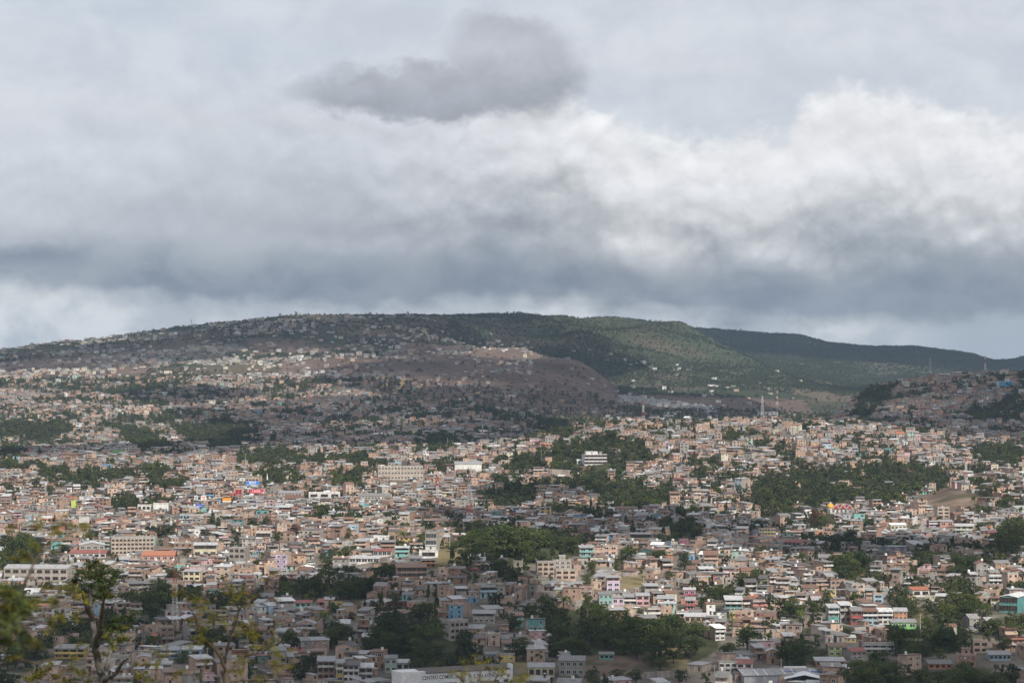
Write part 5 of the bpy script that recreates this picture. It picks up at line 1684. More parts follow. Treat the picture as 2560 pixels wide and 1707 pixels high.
# far hills: scrub and woods
P = scatter(4900, 9700, 9.5, 5)
Z = ground(P[:, 0], P[:, 1])
px, py = project(P[:, 0], P[:, 1], Z)
cl = fbm(P[:, 0], P[:, 1], 230, 4, 93)
prob = np.clip((cl - .43) * 2.3, .05, .6)
east = px > 1130 + (fbm(P[:, 0], P[:, 1], 200, 3, 8) - .5) * 260
prob = np.where(east & (P[:, 1] > 5750), np.clip((cl - .24) * 2.8, .25, .95), prob)
for pl in BROWN:
    prob = np.where(inside(pl, px, py) & (P[:, 1] < 5900), .05, prob)
prob = np.where(P[:, 1] > 8600, .85, prob)
hit = r.random(len(P)) < prob
for i in np.flatnonzero(hit):
    w = r.uniform(3.2, 9.0) * (1.5 if P[i, 1] > 7300 else 1.0)
    far_pts.append((*P[i], Z[i], w, w * r.uniform(.5, .9), int(r.choice([0, 0, 0, 1, 2, 2, 2, 3]))))
# single trees that break the skyline
for x, y, Y0, s in ((1285, 794, 7200, 13), (1268, 795, 7200, 12), (1300, 796, 7200, 12), (1246, 796, 7200, 10), (1852, 830, 9500, 16), (80, 868, 6480, 13), (2510, 905, 9450, 20), (925, 783, 6480, 12), (1650, 806, 7150, 14), (1625, 806, 7150, 13), (740, 785, 6480, 14), (700, 789, 6480, 14), (1020, 782, 6480, 13)):
    Pq = pix_point(x, y, Y0)
    far_pts.append((Pq[0], Y0, float(ground(Pq[0], Y0)), s * .8, s * .9, 0))

# the 300 that show largest become things of their own
def shown(tp):
    kind, X, Y, Z, w, h, big = tp
    px, py = project(X, Y, Z + h * .5)
    return -15 < px < 2575 and py < 1722
vis = [t_ for t_ in tree_list if shown(t_)]
vis.sort(key=lambda t_: -(t_[4] / t_[2]) * (3 if t_[6] else 1))
solo_trees, n_pal = vis[:300], 0
ids = set(map(id, solo_trees))
for t_ in tree_list:
    if id(t_) not in ids:
        far_pts.append((t_[1], t_[2], t_[3], t_[4], t_[5], {'round': 0, 'umbrella': 2, 'tall': 1, 'bright': 3, 'flame': 3, 'palm': 2}[t_[0]]))
L = []
for (kind, X, Y, Z, w, h, big) in solo_trees:
    px, py = project(X, Y, Z + h * .4)
    rel, hi, dist = relation(px, py, 0)
    size = 'big ' if w > 13 else ('small ' if w < 6 else '')
    L.append(dict(kind=kind, X=X, Y=Y, Z=Z, w=w, h=h, base=size + KW[kind], tail=f"{rel} the {HERO_NICK[hi]}", dist=dist))
groups = {}
for a in L:
    groups.setdefault((a['base'], a['tail']), []).append(a)
for (b, tl), G in groups.items():
    G.sort(key=lambda a: a['dist'])
    for i, a in enumerate(G):
        a['label'] = f"{ORD[i] if i < len(ORD) else str(i + 1) + 'th '}{b} {'growing' if i % 2 == 0 else 'standing'} {tl}" if i else f"{b} growing closest {tl}"
        a['label'] = a['label'].replace('growing closest', 'growing just')
for k, a in enumerate(L):
    plant(a['kind'], a['X'], a['Y'], a['Z'], a['w'], a['h'], k, a['label'], 'trees among the houses')

# all the others: one object, instanced over its points
FAR = bpy.data.collections.new('far_tree_kinds')
for k, (kd, n_l, lf, mt) in enumerate((('round', 170, .085, 'leaf_far'), ('tall', 150, .085, 'leaf_far'), ('umbrella', 170, .085, 'leaf_far'), ('round', 150, .09, 'leaf_bright'))):
    FAR.objects.link(bpy.data.objects.new('far_tree_%s' % 'abcd'[k], crown_mesh(kd, 400 + k, n_l, lf, mt, 'far_tree')))
fp = np.array(far_pts, float)
me = bpy.data.meshes.new('distant_trees')
me.vertices.add(len(fp))
pz = fp[:, :3].copy()
pz[:, 2] -= fp[:, 4] * .08
me.vertices.foreach_set('co', pz.astype(np.float32).ravel())
a_ = me.attributes.new('scl', 'FLOAT_VECTOR', 'POINT')
a_.data.foreach_set('vector', np.column_stack([fp[:, 3], fp[:, 3], fp[:, 4]]).astype(np.float32).ravel())
a_ = me.attributes.new('rot', 'FLOAT_VECTOR', 'POINT')
a_.data.foreach_set('vector', np.column_stack([np.zeros(len(fp)), np.zeros(len(fp)), r.uniform(0, 6.28, len(fp))]).astype(np.float32).ravel())
a_ = me.attributes.new('kind_index', 'INT', 'POINT')
a_.data.foreach_set('value', fp[:, 5].astype(np.int32))
o = link(bpy.data.objects.new('distant_trees', me))
o['kind'] = 'stuff'
o['label'] = 'countless small trees and scrub over the valley and far hills'
ng = bpy.data.node_groups.new('tree_scatter', 'GeometryNodeTree')
ng.interface.new_socket('Geometry', in_out='INPUT', socket_type='NodeSocketGeometry')
ng.interface.new_socket('Geometry', in_out='OUTPUT', socket_type='NodeSocketGeometry')
gi, go = ng.nodes.new('NodeGroupInput'), ng.nodes.new('NodeGroupOutput')
iop = ng.nodes.new('GeometryNodeInstanceOnPoints')
ci = ng.nodes.new('GeometryNodeCollectionInfo')
ci.inputs['Collection'].default_value = FAR
ci.inputs['Separate Children'].default_value = True
ci.inputs['Reset Children'].default_value = True
def named(nm, typ):
    n_ = ng.nodes.new('GeometryNodeInputNamedAttribute')
    n_.data_type = typ
    n_.inputs['Name'].default_value = nm
    return n_.outputs['Attribute']
e2r = ng.nodes.new('FunctionNodeEulerToRotation')
ng.links.new(named('rot', 'FLOAT_VECTOR'), e2r.inputs[0])
ng.links.new(gi.outputs[0], iop.inputs['Points'])
ng.links.new(ci.outputs[0], iop.inputs['Instance'])
iop.inputs['Pick Instance'].default_value = True
ng.links.new(named('kind_index', 'INT'), iop.inputs['Instance Index'])
ng.links.new(e2r.outputs[0], iop.inputs['Rotation'])
ng.links.new(named('scl', 'FLOAT_VECTOR'), iop.inputs['Scale'])
ng.links.new(iop.outputs[0], go.inputs[0])
md = o.modifiers.new('scatter', 'NODES')
md.node_group = ng
print('trees', len(solo_trees), 'solo', len(fp), 'scattered')
# ------------------------------------------------------------------ masts, signs, poles, vehicles, the mall and other single things
def box_geo(x0, x1, y0, y1, z0, z1):
    return np.array([(x0, y0, z0), (x1, y0, z0), (x1, y1, z0), (x0, y1, z0), (x0, y0, z1), (x1, y0, z1), (x1, y1, z1), (x0, y1, z1)], float), QF.copy()


def bar(a, b, r_):
    return tube([a, b], [r_, r_], 4)


def mesh_part(name, geos, col, mat, root, label=None):
    V, Q = join(geos)
    return part(name, mesh_np(name, V, np.full(len(Q), 4), Q, np.tile(col, (len(Q), 1)), M[mat]), root, label)


def place(x, yb, ymin=965):
    Y = depth_at(x, yb, ymin)
    return pix_point(x, yb, Y), Y


RED, WHT, STEEL = (.42, .06, .04), (.70, .70, .70), (.38, .38, .39)


def mast(x, ytop, yb, wpx, cols, label, dish=3, Y=None, thick=.14, spire=.0):
    if Y is None:
        P, Y = place(x, yb)
    else:
        P = pix_point(x, yb, Y)
    k = Y / F
    Hh, w0 = (yb - ytop) * k, wpx * k
    root = thing('lattice_mast', label, 'mast', P, 'telecom masts over the town', .35)
    n = len(cols)
    for i, c in enumerate(cols):
        z0, z1 = Hh * i / n - (2 if i == 0 else 0), Hh * (i + 1) / n
        def wid(z):
            return w0 / 2 * (1 - .72 * max(0, z) / Hh)
        g = []
        sub = (2 if n > 5 else 3) if wpx > 8 else 1
        for sx, sy in ((-1, -1), (1, -1), (1, 1), (-1, 1)):
            g.append(bar((sx * wid(z0), sy * wid(z0), z0), (sx * wid(z1), sy * wid(z1), z1), thick))
        for q in range(sub):
            a, b = z0 + (z1 - z0) * q / sub, z0 + (z1 - z0) * (q + 1) / sub
            for (ax, ay), (bx, by) in (((-1, -1), (1, -1)), ((1, -1), (1, 1)), ((1, 1), (-1, 1)), ((-1, 1), (-1, -1))):
                g.append(bar((ax * wid(a), ay * wid(a), a), (bx * wid(b), by * wid(b), b), thick * .7))
                g.append(bar((ax * wid(b), ay * wid(b), b), (bx * wid(b), by * wid(b), b), thick * .6))
        mesh_part('mast_section', g, c, 'metal', root)
    for q in range(dish):
        z = Hh * (.97 - .09 * q)
        a = 1.1 + 2.1 * q
        o = part('antenna', cyl_mesh('antenna', thick * 5, thick * 4, (.66, .66, .66), M['metal'], 10), root)
        o.location = (math.cos(a) * w0 * .2, math.sin(a) * w0 * .2 - thick * 3, z)
        o.rotation_euler = (math.pi / 2, 0, a)
    mesh_part('antenna_rod', [bar((0, 0, Hh), (0, 0, Hh * (1.06 + spire)), thick * .6)], STEEL, 'metal', root)
    return root


RW = [WHT, RED, WHT, RED, WHT, RED]
mast(1093, 1185, 1287, 9, [WHT, WHT, RED, WHT, WHT, RED, RED], 'slim red and white lattice mast rising from the brick houses mid town', 4, thick=.14)
mast(1174, 1183, 1322, 15, [WHT, WHT, RED, WHT, WHT, STEEL, RED], 'tall white lattice mast with broad base beside the hilltop column house', 5, thick=.14)
mast(1608, 1003, 1058, 7, [WHT, WHT, RED, WHT, WHT, RED], 'red and white mast standing behind the peach brick building on the crest', 3, Y=2840, thick=.09)
mast(1906, 990, 1066, 8, [WHT, WHT, WHT, WHT, WHT], 'white lattice mast on the crest of the sunlit brick hill', 2, Y=2800, thick=.075)
mast(2415, 1142, 1218, 7, [RED, WHT, RED, WHT, WHT, RED], 'red and white mast on the rocky knoll', 3)
mast(2463, 888, 928, 4, [WHT, WHT, RED, WHT], 'thin white mast on top of the crowded hill at the edge of town', 1, Y=3790)
mast(2326, 894, 940, 6, [STEEL, STEEL, STEEL], 'grey steel pylon at the shoulder of the crowded hill', 0, Y=3830, thick=.10)
mast(453, 1158, 1206, 5, RW, 'red and white mast on the valley floor near the far wood', 1)
mast(1206, 1062, 1112, 5, [WHT, RED, WHT, RED, WHT], 'thin red and white mast at the foot of the far settlement', 1, Y=3300)
mast(1943, 976, 1010, 4, [WHT, RED, WHT, RED, WHT], 'small far red and white mast below the wooded spur', 0, Y=5300)
mast(478, 798, 830, 4, [WHT, RED, WHT, RED], 'tiny red mast on the skyline of the long hill', 0, Y=6450)
mast(437, 1400, 1578, 15, [WHT, WHT, WHT, WHT, RED, RED], 'white lattice mast with red top rising among brick houses behind the thin branches', 2, thick=.08)
mast(477, 1206, 1246, 5, [STEEL, STEEL, WHT], 'grey mast beside the big blank concrete wall on the flat', 0)


def pole(x, ytop, yb, label, lamp=False, r_=.14):
    P, Y = place(x, yb)
    h = (yb - ytop) / F * Y
    root = thing('utility_pole', label, 'pole', P, 'utility and light poles')
    V, Q = tube([(0, 0, -1), (0, 0, h)], [r_ * 1.25, r_ * .8], 8)
    part('pole_shaft', mesh_np('pole_shaft', V, np.full(len(Q), 4), Q, np.tile((.48, .46, .43), (len(Q), 1)), M['metal']), root)
    if lamp:
        o = part('lamp_crown', cyl_mesh('lamp_crown', .9, .5, (.75, .75, .75), M['metal'], 12), root)
        o.location = (0, 0, h - .3)
    else:
        mesh_part('crossarm', [box_geo(-.9, .9, -.06, .06, h - .6, h - .45)], (.30, .28, .26), 'metal', root)


for (x, a, b, l, lamp) in ((249, 1322, 1404, 'tall light pole with round lamp crown in front of the big grey hall', True), (218, 1284, 1353, 'tall light pole beside the blank white box building', True), (1124, 1316, 1375, 'utility pole beside the tall unfinished column house', False),
                           (1212, 1380, 1414, 'utility pole on the dry slope in front of the hilltop wood', False), (1317, 1474, 1517, 'utility pole beside the parked white car on the slope road', False), (1534, 1392, 1437, 'utility pole above the tall lilac house', False),
                           (1787, 1660, 1697, 'utility pole in front of the white two-storey house with pink corner', False), (2192, 1298, 1370, 'tall utility pole below the cream two-storey house', False), (2260, 1640, 1669, 'utility pole by the small road below the big dark trees', False),
                           (1953, 1646, 1680, 'utility pole beside the white bus', False), (286, 1336, 1389, 'dark pole against the large beige block', False), (1119, 1094, 1129, 'slim pole above the white windowless hangar', False), (1337, 1126, 1142, 'short pole inside the wooded hillside', False), (1353, 1124, 1154, 'tall pole inside the wooded hillside near the white institute', False), (613, 1132, 1200, 'thin mast-like pole over the flat town', False)):
    pole(x, a, b, l, lamp)


def sign(x, y, w, h, yb, panel, label, shapes=(), round_=False, cols=None, texts=(), legs=1, yfix=None):
    """billboard: a panel on one or two posts; shapes are coloured pieces on its face, in parts of its width and height"""
    P, Y = place(x, yb)
    k = Y / F
    W_, H_ = w * k, h * k
    zc_ = (yb - y) * k
    root = thing('billboard', label, 'sign', P, 'shop signs on the valley floor')
    if round_:
        V, Q = [], []
        n = 28
        for yy in (-.12, .12):
            for i in range(n):
                a = 2 * math.pi * i / n
                V.append((math.cos(a) * W_ / 2, yy, zc_ + math.sin(a) * H_ / 2))
        Q = [(i, (i + 1) % n, n + (i + 1) % n, n + i) for i in range(n)]
        V += [(0, -.12, zc_), (0, .12, zc_)]
        fn, lp = [4] * n, [v for q in Q for v in q]
        for i in range(n):
            fn.append(3); lp += [(i + 1) % n, i, 2 * n]
            fn.append(3); lp += [n + i, n + (i + 1) % n, 2 * n + 1]
        part('panel', mesh_np('panel', np.array(V), fn, lp, np.tile(panel, (len(fn), 1)), M['metal']), root)
    else:
        mesh_part('panel', [box_geo(-W_ / 2, W_ / 2, -.12, .12, zc_ - H_ / 2, zc_ + H_ / 2)], panel, 'metal', root)
    for sx in ((0,) if legs == 1 else (-.35, .35)):
        mesh_part('post', [box_geo(sx * W_ - .16, sx * W_ + .16, .13, .45, -1.5, zc_ + H_ * .3)], (.18, .18, .19), 'metal', root)
    for i, (u, v, uw, vh, c) in enumerate(shapes):
        mesh_part('emblem', [box_geo((u - uw / 2) * W_, (u + uw / 2) * W_, -.16 - .004 * i, -.125, zc_ + (v - vh / 2) * H_, zc_ + (v + vh / 2) * H_)], c, 'metal', root)
    for (t_, u, v, sz, c) in texts:
        lettering(t_, root, (u * W_, -.18, zc_ + v * H_), sz * H_, c)
    return root


_ink = {}


def ink(c):
    if c not in _ink:
        m, g, out = new_mat('lettering_paint')
        bsdf(g, out, c, .7, .2)
        _ink[c] = m
    return _ink[c]


def lettering(text, root, loc, size, col, align='CENTER', sx=1.0):
    cu = bpy.data.curves.new('lettering', 'FONT')
    cu.body = text
    cu.size = size
    cu.align_x = align
    cu.align_y = 'CENTER'
    cu.extrude = .012
    cu.offset = size * .012
    cu.materials.append(ink(col))
    tmp = bpy.data.objects.new('lettering', cu)
    me = bpy.data.meshes.new_from_object(tmp)
    bpy.data.objects.remove(tmp)
    o = bpy.data.objects.new('lettering', me)
    o.parent = root
    o.location = loc
    o.rotation_euler = (math.pi / 2, 0, 0)
    o.scale = (sx, 1, 1)
    return link(o)


SW = (.80, .80, .78)
sign(509, 1245, 14, 14, 1266, SW, 'round white sign with an orange bun emblem and red lettering', [(0, .24, .60, .16, (.72, .24, .04)), (0, -.26, .60, .14, (.72, .24, .04))], True, texts=[('BURGER', 0, .075, .17, (.45, .03, .02)), ('KING', 0, -.085, .17, (.45, .03, .02))])
sign(499, 1264.5, 17, 10, 1279, (.03, .10, .55), 'blue rounded sign with white lettering below a small white box sign', [], True, texts=[('Ficohsa', 0, 0, .36, SW)])
sign(490, 1244, 9, 11, 1279, (.62, .63, .64), 'small white box sign with a dark mark on a tall dark post', [(0, .1, .35, .3, (.10, .09, .10)), (0, -.25, .6, .15, (.15, .13, .14))])
sign(567, 1248, 22, 8, 1262, (.72, .27, .03), 'long orange sign board with a white strip under it', [(0, .0, .7, .32, (.75, .42, .08)), (0, -.62, 1.0, .30, SW)], legs=2)
sign(596, 1231, 14, 14, 1258, (.26, .015, .03), 'square dark red sign on a dark post', [(0, .08, .34, .34, (.45, .10, .10)), (0, -.36, .8, .08, (.62, .5, .5))])
sign(632, 1207.5, 31, 10, 1222, (.04, .22, .68), 'wide bright blue billboard with white emblem and a row of small marks', [(-.22, .25, .13, .34, SW), (.08, .25, .38, .16, SW), (.0, -.06, .5, .07, SW)] + [(-.38 + .15 * i, -.32, .06, .16, SW) for i in range(6)], legs=2)
sign(642, 1227.5, 32, 10, 1252, (.60, .02, .05), 'wide red billboard with a white framed centre on a single post', [(.03, 0, .46, .5, SW), (.03, 0, .40, .3, (.62, .15, .18)), (-.33, 0, .10, .5, (.66, .35, .38)), (.40, -.22, .1, .14, SW)])
sign(409, 1275.5, 18, 7, 1283, (.02, .03, .12), 'dark navy sign board on the white store', [(-.30, 0, .13, .6, SW), (.12, .0, .55, .30, (.60, .62, .68))], legs=2)
sign(547, 1256, 11, 14, 1268, (.10, .24, .50), 'upright blue panel with an orange fan shape', [(0, .05, .5, .4, (.55, .42, .38)), (0, -.2, .25, .3, (.60, .45, .30)), (0, .36, .7, .1, (.55, .60, .66))], legs=2)
sign(629, 1237, 12, 9, 1256, (.66, .67, .68), 'white domed sign above a small red plate', [(0, -.1, .6, .2, (.45, .46, .48)), (0, -1.0, .45, .36, (.55, .03, .04))], True)


# the white mall at the lower edge
def mall():
    yw = math.radians(27)
    P = pix_point(1047, 1740, 1040.0)
    ztop = pix_z(1063, 1681.5, 1044.0)
    P[2] = float(ground(P[0], P[1])) - .5
    Hh = ztop - P[2]
    root = thing('shopping_mall', 'long white commercial building with black lettering and dark roof at the bottom of the view', 'mall', P, None, yw)
    L, D = 45.5, 20.0
    mesh_part('wall', [box_geo(0, L, 0, D, -4, Hh)], (.83, .825, .81), 'white', root)
    mesh_part('roof', [(np.array([(3.2, -.4, Hh + .05), (L - 1.2, -.4, Hh + .05), (L - 1.2, D * .6, Hh + 1.0), (3.2, D * .6, Hh + 1.0), (3.2, -.4, Hh + .25), (L - 1.2, -.4, Hh + .25), (L - 1.2, D * .6, Hh + 1.2), (3.2, D * .6, Hh + 1.2)], float), QF.copy())], (.085, .062, .055), 'roof', root)
    mesh_part('parapet', [box_geo(-.05, 3.15, -.06, 3, Hh, Hh + 1.0)], (.83, .825, .81), 'white', root)
    mesh_part('parapet', [box_geo(L - 1.15, L + .05, -.06, 3, Hh, Hh + 2.2)], (.83, .825, .81), 'white', root)
    mesh_part('annexe', [box_geo(-8.8, -.08, -1.5, 9, -4, Hh + 1.3)], (.82, .815, .80), 'white', root)
    ink_c = (.045, .045, .05)
    lettering('CENTRO COMERCIAL', root, (1.6, -.03, Hh - 1.9), 2.35, ink_c, 'LEFT', .80)
    lettering('R 7MA AVENIDA', root, (26.3, -.03, Hh - 2.3), 2.35, ink_c, 'LEFT', .72)
    lettering('C', root, (3.2, -.03, Hh - 5.0), 2.1, ink_c, 'LEFT', .8)
    lettering('DIA', root, (7.4, -.03, Hh - 5.0), 2.1, ink_c, 'LEFT', .8)
    lettering('UNICI', root, (11.5, -.03, Hh - 5.0), 2.1, ink_c, 'LEFT', .8)
    lettering('DIS', root, (24.5, -.03, Hh - 5.3), 2.1, ink_c, 'LEFT', .8)
    lettering('BUNAL', root, (33.4, -.03, Hh - 5.3), 2.1, ink_c, 'LEFT', .7)
    for x in (.4, 5.1, 9.9, 16.2, 30.8, 36.6, 41.2):
        o = part('window', WIN['brown'], root)
        o.location = (x + .9, 0, Hh - 6.2)
        o.scale = (1.9, 1, 1.7)
        part('pane', PANE, o)
    mesh_part('blocked_doorway', [box_geo(19.5, 22.0, -.08, -.01, Hh - 6.4, Hh - 3.4)], (.74, .73, .72), 'wall', root)


mall()


# vehicles
def wheel(root, x, y, r_, w=.22):
    o = part('wheel', cyl_mesh('wheel', r_, w, (.02, .02, .02), M['metal'], 12), root)
    o.location = (x, y + w / 2, r_)
    o.rotation_euler = (math.pi / 2, 0, 0)


def car(x, yb, col, label, yaw=0.0, kind='car', length=4.3):
    P, Y = place(x, yb)
    P[2] = float(ground(P[0], P[1])) + .05
    root = thing('parked_car' if kind == 'car' else kind, label, 'car' if kind == 'car' else kind, P, 'cars parked in the town' if kind == 'car' else None, yaw)
    l, w = length / 2, .86

    def loft(name, secs, c, mat):
        """cross-sections along x: (x, half width bottom, half width top, z bottom, z top)"""
        V, Q = [], []
        for (sx, wb, wt, zb, zt) in secs:
            V += [(sx, -wb, zb), (sx, wb, zb), (sx, wt, zt), (sx, -wt, zt)]
        for i in range(len(secs) - 1):
            for k in range(4):
                Q.append((4 * i + k, 4 * i + (k + 1) % 4, 4 * i + 4 + (k + 1) % 4, 4 * i + 4 + k))
        e = 4 * (len(secs) - 1)
        Q += [(3, 2, 1, 0), (e, e + 1, e + 2, e + 3)]
        part(name, mesh_np(name, np.array(V, float), np.full(len(Q), 4), np.array(Q), np.tile(c, (len(Q), 1)), M[mat]), root)
    if kind == 'bus':
        loft('body', [(-l, 1.1, 1.1, .45, 2.6), (-l + .2, 1.2, 1.2, .4, 2.9), (l - .3, 1.2, 1.2, .4, 2.9), (l, 1.1, 1.05, .5, 2.5)], col, 'metal')
        loft('roof', [(-l + .3, 1.15, .95, 2.9, 3.05), (l - .4, 1.15, .95, 2.9, 3.05)], (.74, .74, .73), 'metal')
        n = 7
        for i in range(n):
            xa = -l + .7 + (2 * l - 2.0) * i / n
            mesh_part('window', [box_geo(xa, xa + (2 * l - 2.0) / n - .25, -1.23, 1.23, 1.55, 2.35)], (.03, .03, .035), 'glass', root)
        mesh_part('windscreen', [box_geo(l - .2, l + .02, -.95, .95, 1.4, 2.4)], (.03, .03, .035), 'glass', root)
        for sx in (-l * .6, l * .68):
            for sy in (-1.1, 1.1):
                wheel(root, sx, sy, .5, .3)
        return
    tall = kind in ('van', 'truck')
    loft('body', [(-l, .70, .72, .40, .80), (-l + .25, .84, .82, .28, .96), (-.9, .88, .84, .25, .98), (.9, .88, .84, .25, .94), (l - .5, .86, .80, .28, .84), (l, .72, .70, .36, .66)], col, 'metal')
    loft('cabin', [(-l + .35 if not tall else -l + .08, .78, .70, .95, .98 if not tall else 1.75), (-l + .95 if not tall else -l + .3, .80, .64, .95, 1.42 if not tall else 1.9), (.45, .80, .64, .93, 1.44 if not tall else 1.9), (1.25 if not tall else 1.4, .80, .72, .92, .96)], (.03, .035, .04), 'glass')
    loft('roof', [(-l + .9 if not tall else -l + .2, .66, .60, 1.425 if not tall else 1.905, 1.47 if not tall else 1.96), (.5, .66, .60, 1.445 if not tall else 1.905, 1.485 if not tall else 1.96)], col, 'metal')
    for sx in (-l * .62, l * .64):
        for sy in (-.78, .78):
            wheel(root, sx, sy, .32)
    for sy in (-.55, .55):
        mesh_part('headlight', [box_geo(l - .10, l + .01, sy - .14, sy + .14, .58, .70)], (.7, .7, .66), 'metal', root)


car(1338, 1500, (.72, .72, .71), 'white car parked on the slope road beside the utility pole', -.25)
car(1894, 1680, (.74, .74, .73), 'small white car half hidden by bushes near the white bus', .1, length=3.9)
car(1912, 1679, (.76, .76, .75), 'white sedan parked beside the other white car near the bus', .2, length=4.6)
car(2345, 1368, (.70, .70, .70), 'white car on a lane between brown houses', .15)
car(778, 1411, (.72, .72, .72), 'white van in a yard among tin roofed houses', .1, 'van', 4.8)
car(1183, 1426, (.34, .02, .03), 'dark red car on the terrace below the dry slope', .2)
car(1305, 1519, (.03, .03, .035), 'black car on the slope road behind the white car', .3)
car(1590, 1520, (.68, .68, .68), 'white car in front of the pale pink house', .1)
car(1962, 1553, (.74, .74, .74), 'small white truck by the wall above the palms', .1, 'truck', 4.6)
car(1988, 1682, (.74, .74, .72), 'white bus parked behind the grey warehouse roof', .06, 'bus', 10.5)
car(2430, 1572, (.30, .31, .33), 'grey car on the curved lane by the dark trees', .7)


# the church with a zigzag roof and a golden dome
def church():
    P, Y = place(2104, 1284)
    k = Y / F
    root = thing('church', 'white church with red zigzag roof and golden dome', 'church', P, None, .05)
    w, h = 57 * k, 15 * k
    mesh_part('wall', [box_geo(-w / 2, w / 2, 0, 12, -4, h * .85)], (.66, .63, .60), 'wall', root)
    n = 3
    for i in range(n):
        x0, x1 = -w * .40 + w * .9 * i / n, -w * .40 + w * .9 * (i + 1) / n
        xm = (x0 + x1) / 2
        V = np.array([(x0, -.8, h * .85), (x1, -.8, h * .85), (xm, -.8, h * .85 + 10 * k), (x0, 12.3, h * .85), (x1, 12.3, h * .85), (xm, 12.3, h * .85 + 10 * k)])
        part('roof', mesh_np('roof', V, [3, 3, 4, 4], [0, 1, 2, 4, 3, 5, 0, 2, 5, 3, 2, 1, 4, 5], np.tile((.40, .05, .04), (4, 1)), M['roof']), root)
        mesh_part('gable_trim', [bar((x0, -.85, h * .86), (xm, -.85, h * .86 + 10 * k), .22), bar((xm, -.85, h * .86 + 10 * k), (x1, -.85, h * .86), .22)], WHT, 'metal', root)
    for i in range(5):
        o = part('window', WIN['white'], root)
        o.location = (-w * .36 + w * .18 * i, 0, h * .25)
        o.scale = (1.6, 1, 2.0)
        part('pane', PANE, o)
    mesh_part('drum', [tube([(-w * .46, 4, -2), (-w * .46, 4, h * 1.05)], [3.0, 3.0], 12)], (.50, .44, .38), 'wall', root)
    V, q = blob_mesh(5, 20, 12, 0.0)
    V = V * 3.1
    V[:, 2] = np.maximum(V[:, 2], -.1) * 1.05
    part('dome', mesh_np('dome', V + np.array((-w * .46, 4, h * 1.05)), np.full(len(q), 4), q, np.tile((.62, .36, .05), (len(q), 1)), M['metal'], smooth=True), root)


church()


def spire():
    P, Y = place(668, 1199)
    k = Y / F
    root = thing('church_spire', 'slender white church spire among trees on the flat', 'spire', P)
    part('tower', cyl_mesh('tower', 2.0 * k, 5 * k, (.74, .74, .73), M['wall'], 8), root)
    o = part('steeple', cyl_mesh('steeple', 1.9 * k, 11 * k, (.78, .78, .77), M['wall'], 8, .12), root)
    o.location = (0, 0, 5 * k)


spire()


def wall_thing(name, pts, h, col, label, thick=.5):
    """a masonry wall through photo points on the ground, in bays with a pier between them"""
    P = [place(x, y)[0] for x, y in pts]
    root = thing(name, label, 'wall', P[0])
    o_ = P[0]
    for i, (a, b) in enumerate(zip(P[:-1], P[1:])):
        a, b = a - o_, b - o_
        d = (b - a)[:2]
        L = np.linalg.norm(d)
        d /= L
        nrm = np.array([-d[1], d[0]]) * thick / 2
        V = []
        for z in (-3, h):
            for p, s_ in ((a, -1), (b, -1), (b, 1), (a, 1)):
                V.append((p[0] + nrm[0] * s_, p[1] + nrm[1] * s_, p[2] + z))
        part('bay', mesh_np('bay', np.array(V), np.full(6, 4), QF, np.tile(col, (6, 1)), M['wall']), root)
        V, Q = box_geo(-.45, .45, -.45, .45, -3, h + .25)
        part('pier', mesh_np('pier', V + a, np.full(6, 4), Q, np.tile(tuple(c * .8 for c in col), (6, 1)), M['wall']), root)


wall_thing('retaining_wall', [(1312, 1187), (1335, 1187), (1358, 1187), (1381, 1188), (1404, 1189), (1424, 1190)], 6.0, (.50, .42, .36), 'long pale retaining wall below the wooded hillside')
wall_thing('retaining_wall', [(1225, 1174), (1250, 1174), (1275, 1175)], 6.0, (.48, .45, .41), 'grey retaining wall beside the white windowless hangar')
wall_thing('retaining_wall', [(1600, 1698), (1640, 1696), (1680, 1692), (1718, 1690)], 3.2, (.36, .32, .28), 'grey stained retaining wall below the dirt slope near the bottom edge')
wall_thing('tin_fence', [(1560, 1442), (1575, 1437), (1590, 1430)], 2.4, (.36, .37, .39), 'grey corrugated fence across the dirt slope', .12)


def canopy():
    P = pix_point(2010, 1716, depth_at(2010, 1707))
    P[2] = float(ground(P[0], P[1]))
    k = P[1] / F
    w = 50 * k
    root = thing('market_canopy', 'white canopy roof with a blue border at the bottom edge beside the grey warehouse', 'canopy', P, None, -.1)
    z = 2.6
    for sg in (-1, 1):
        V = np.array([(0, -9, z + 1.9), (sg * w, -9, z), (sg * w, 7, z + .0), (0, 7, z + 1.9), (0, -9, z + 2.0), (sg * w, -9, z + .1), (sg * w, 7, z + .1), (0, 7, z + 2.0)], float)
        part('roof', mesh_np('roof', V, np.full(6, 4), QF, np.tile((.74, .75, .78), (6, 1)), M['metal']), root)
        mesh_part('border', [box_geo(min(sg * w, sg * w * .35), max(sg * w, sg * w * .35), 7.05, 7.25, z + .1, z + 1.9)], (.04, .12, .42), 'metal', root)
        for yy in (-8.5, 6.5):
            mesh_part('post', [box_geo(sg * w * .95 - .1, sg * w * .95 + .1, yy - .1, yy + .1, -2.5, z)], STEEL, 'metal', root)


canopy()


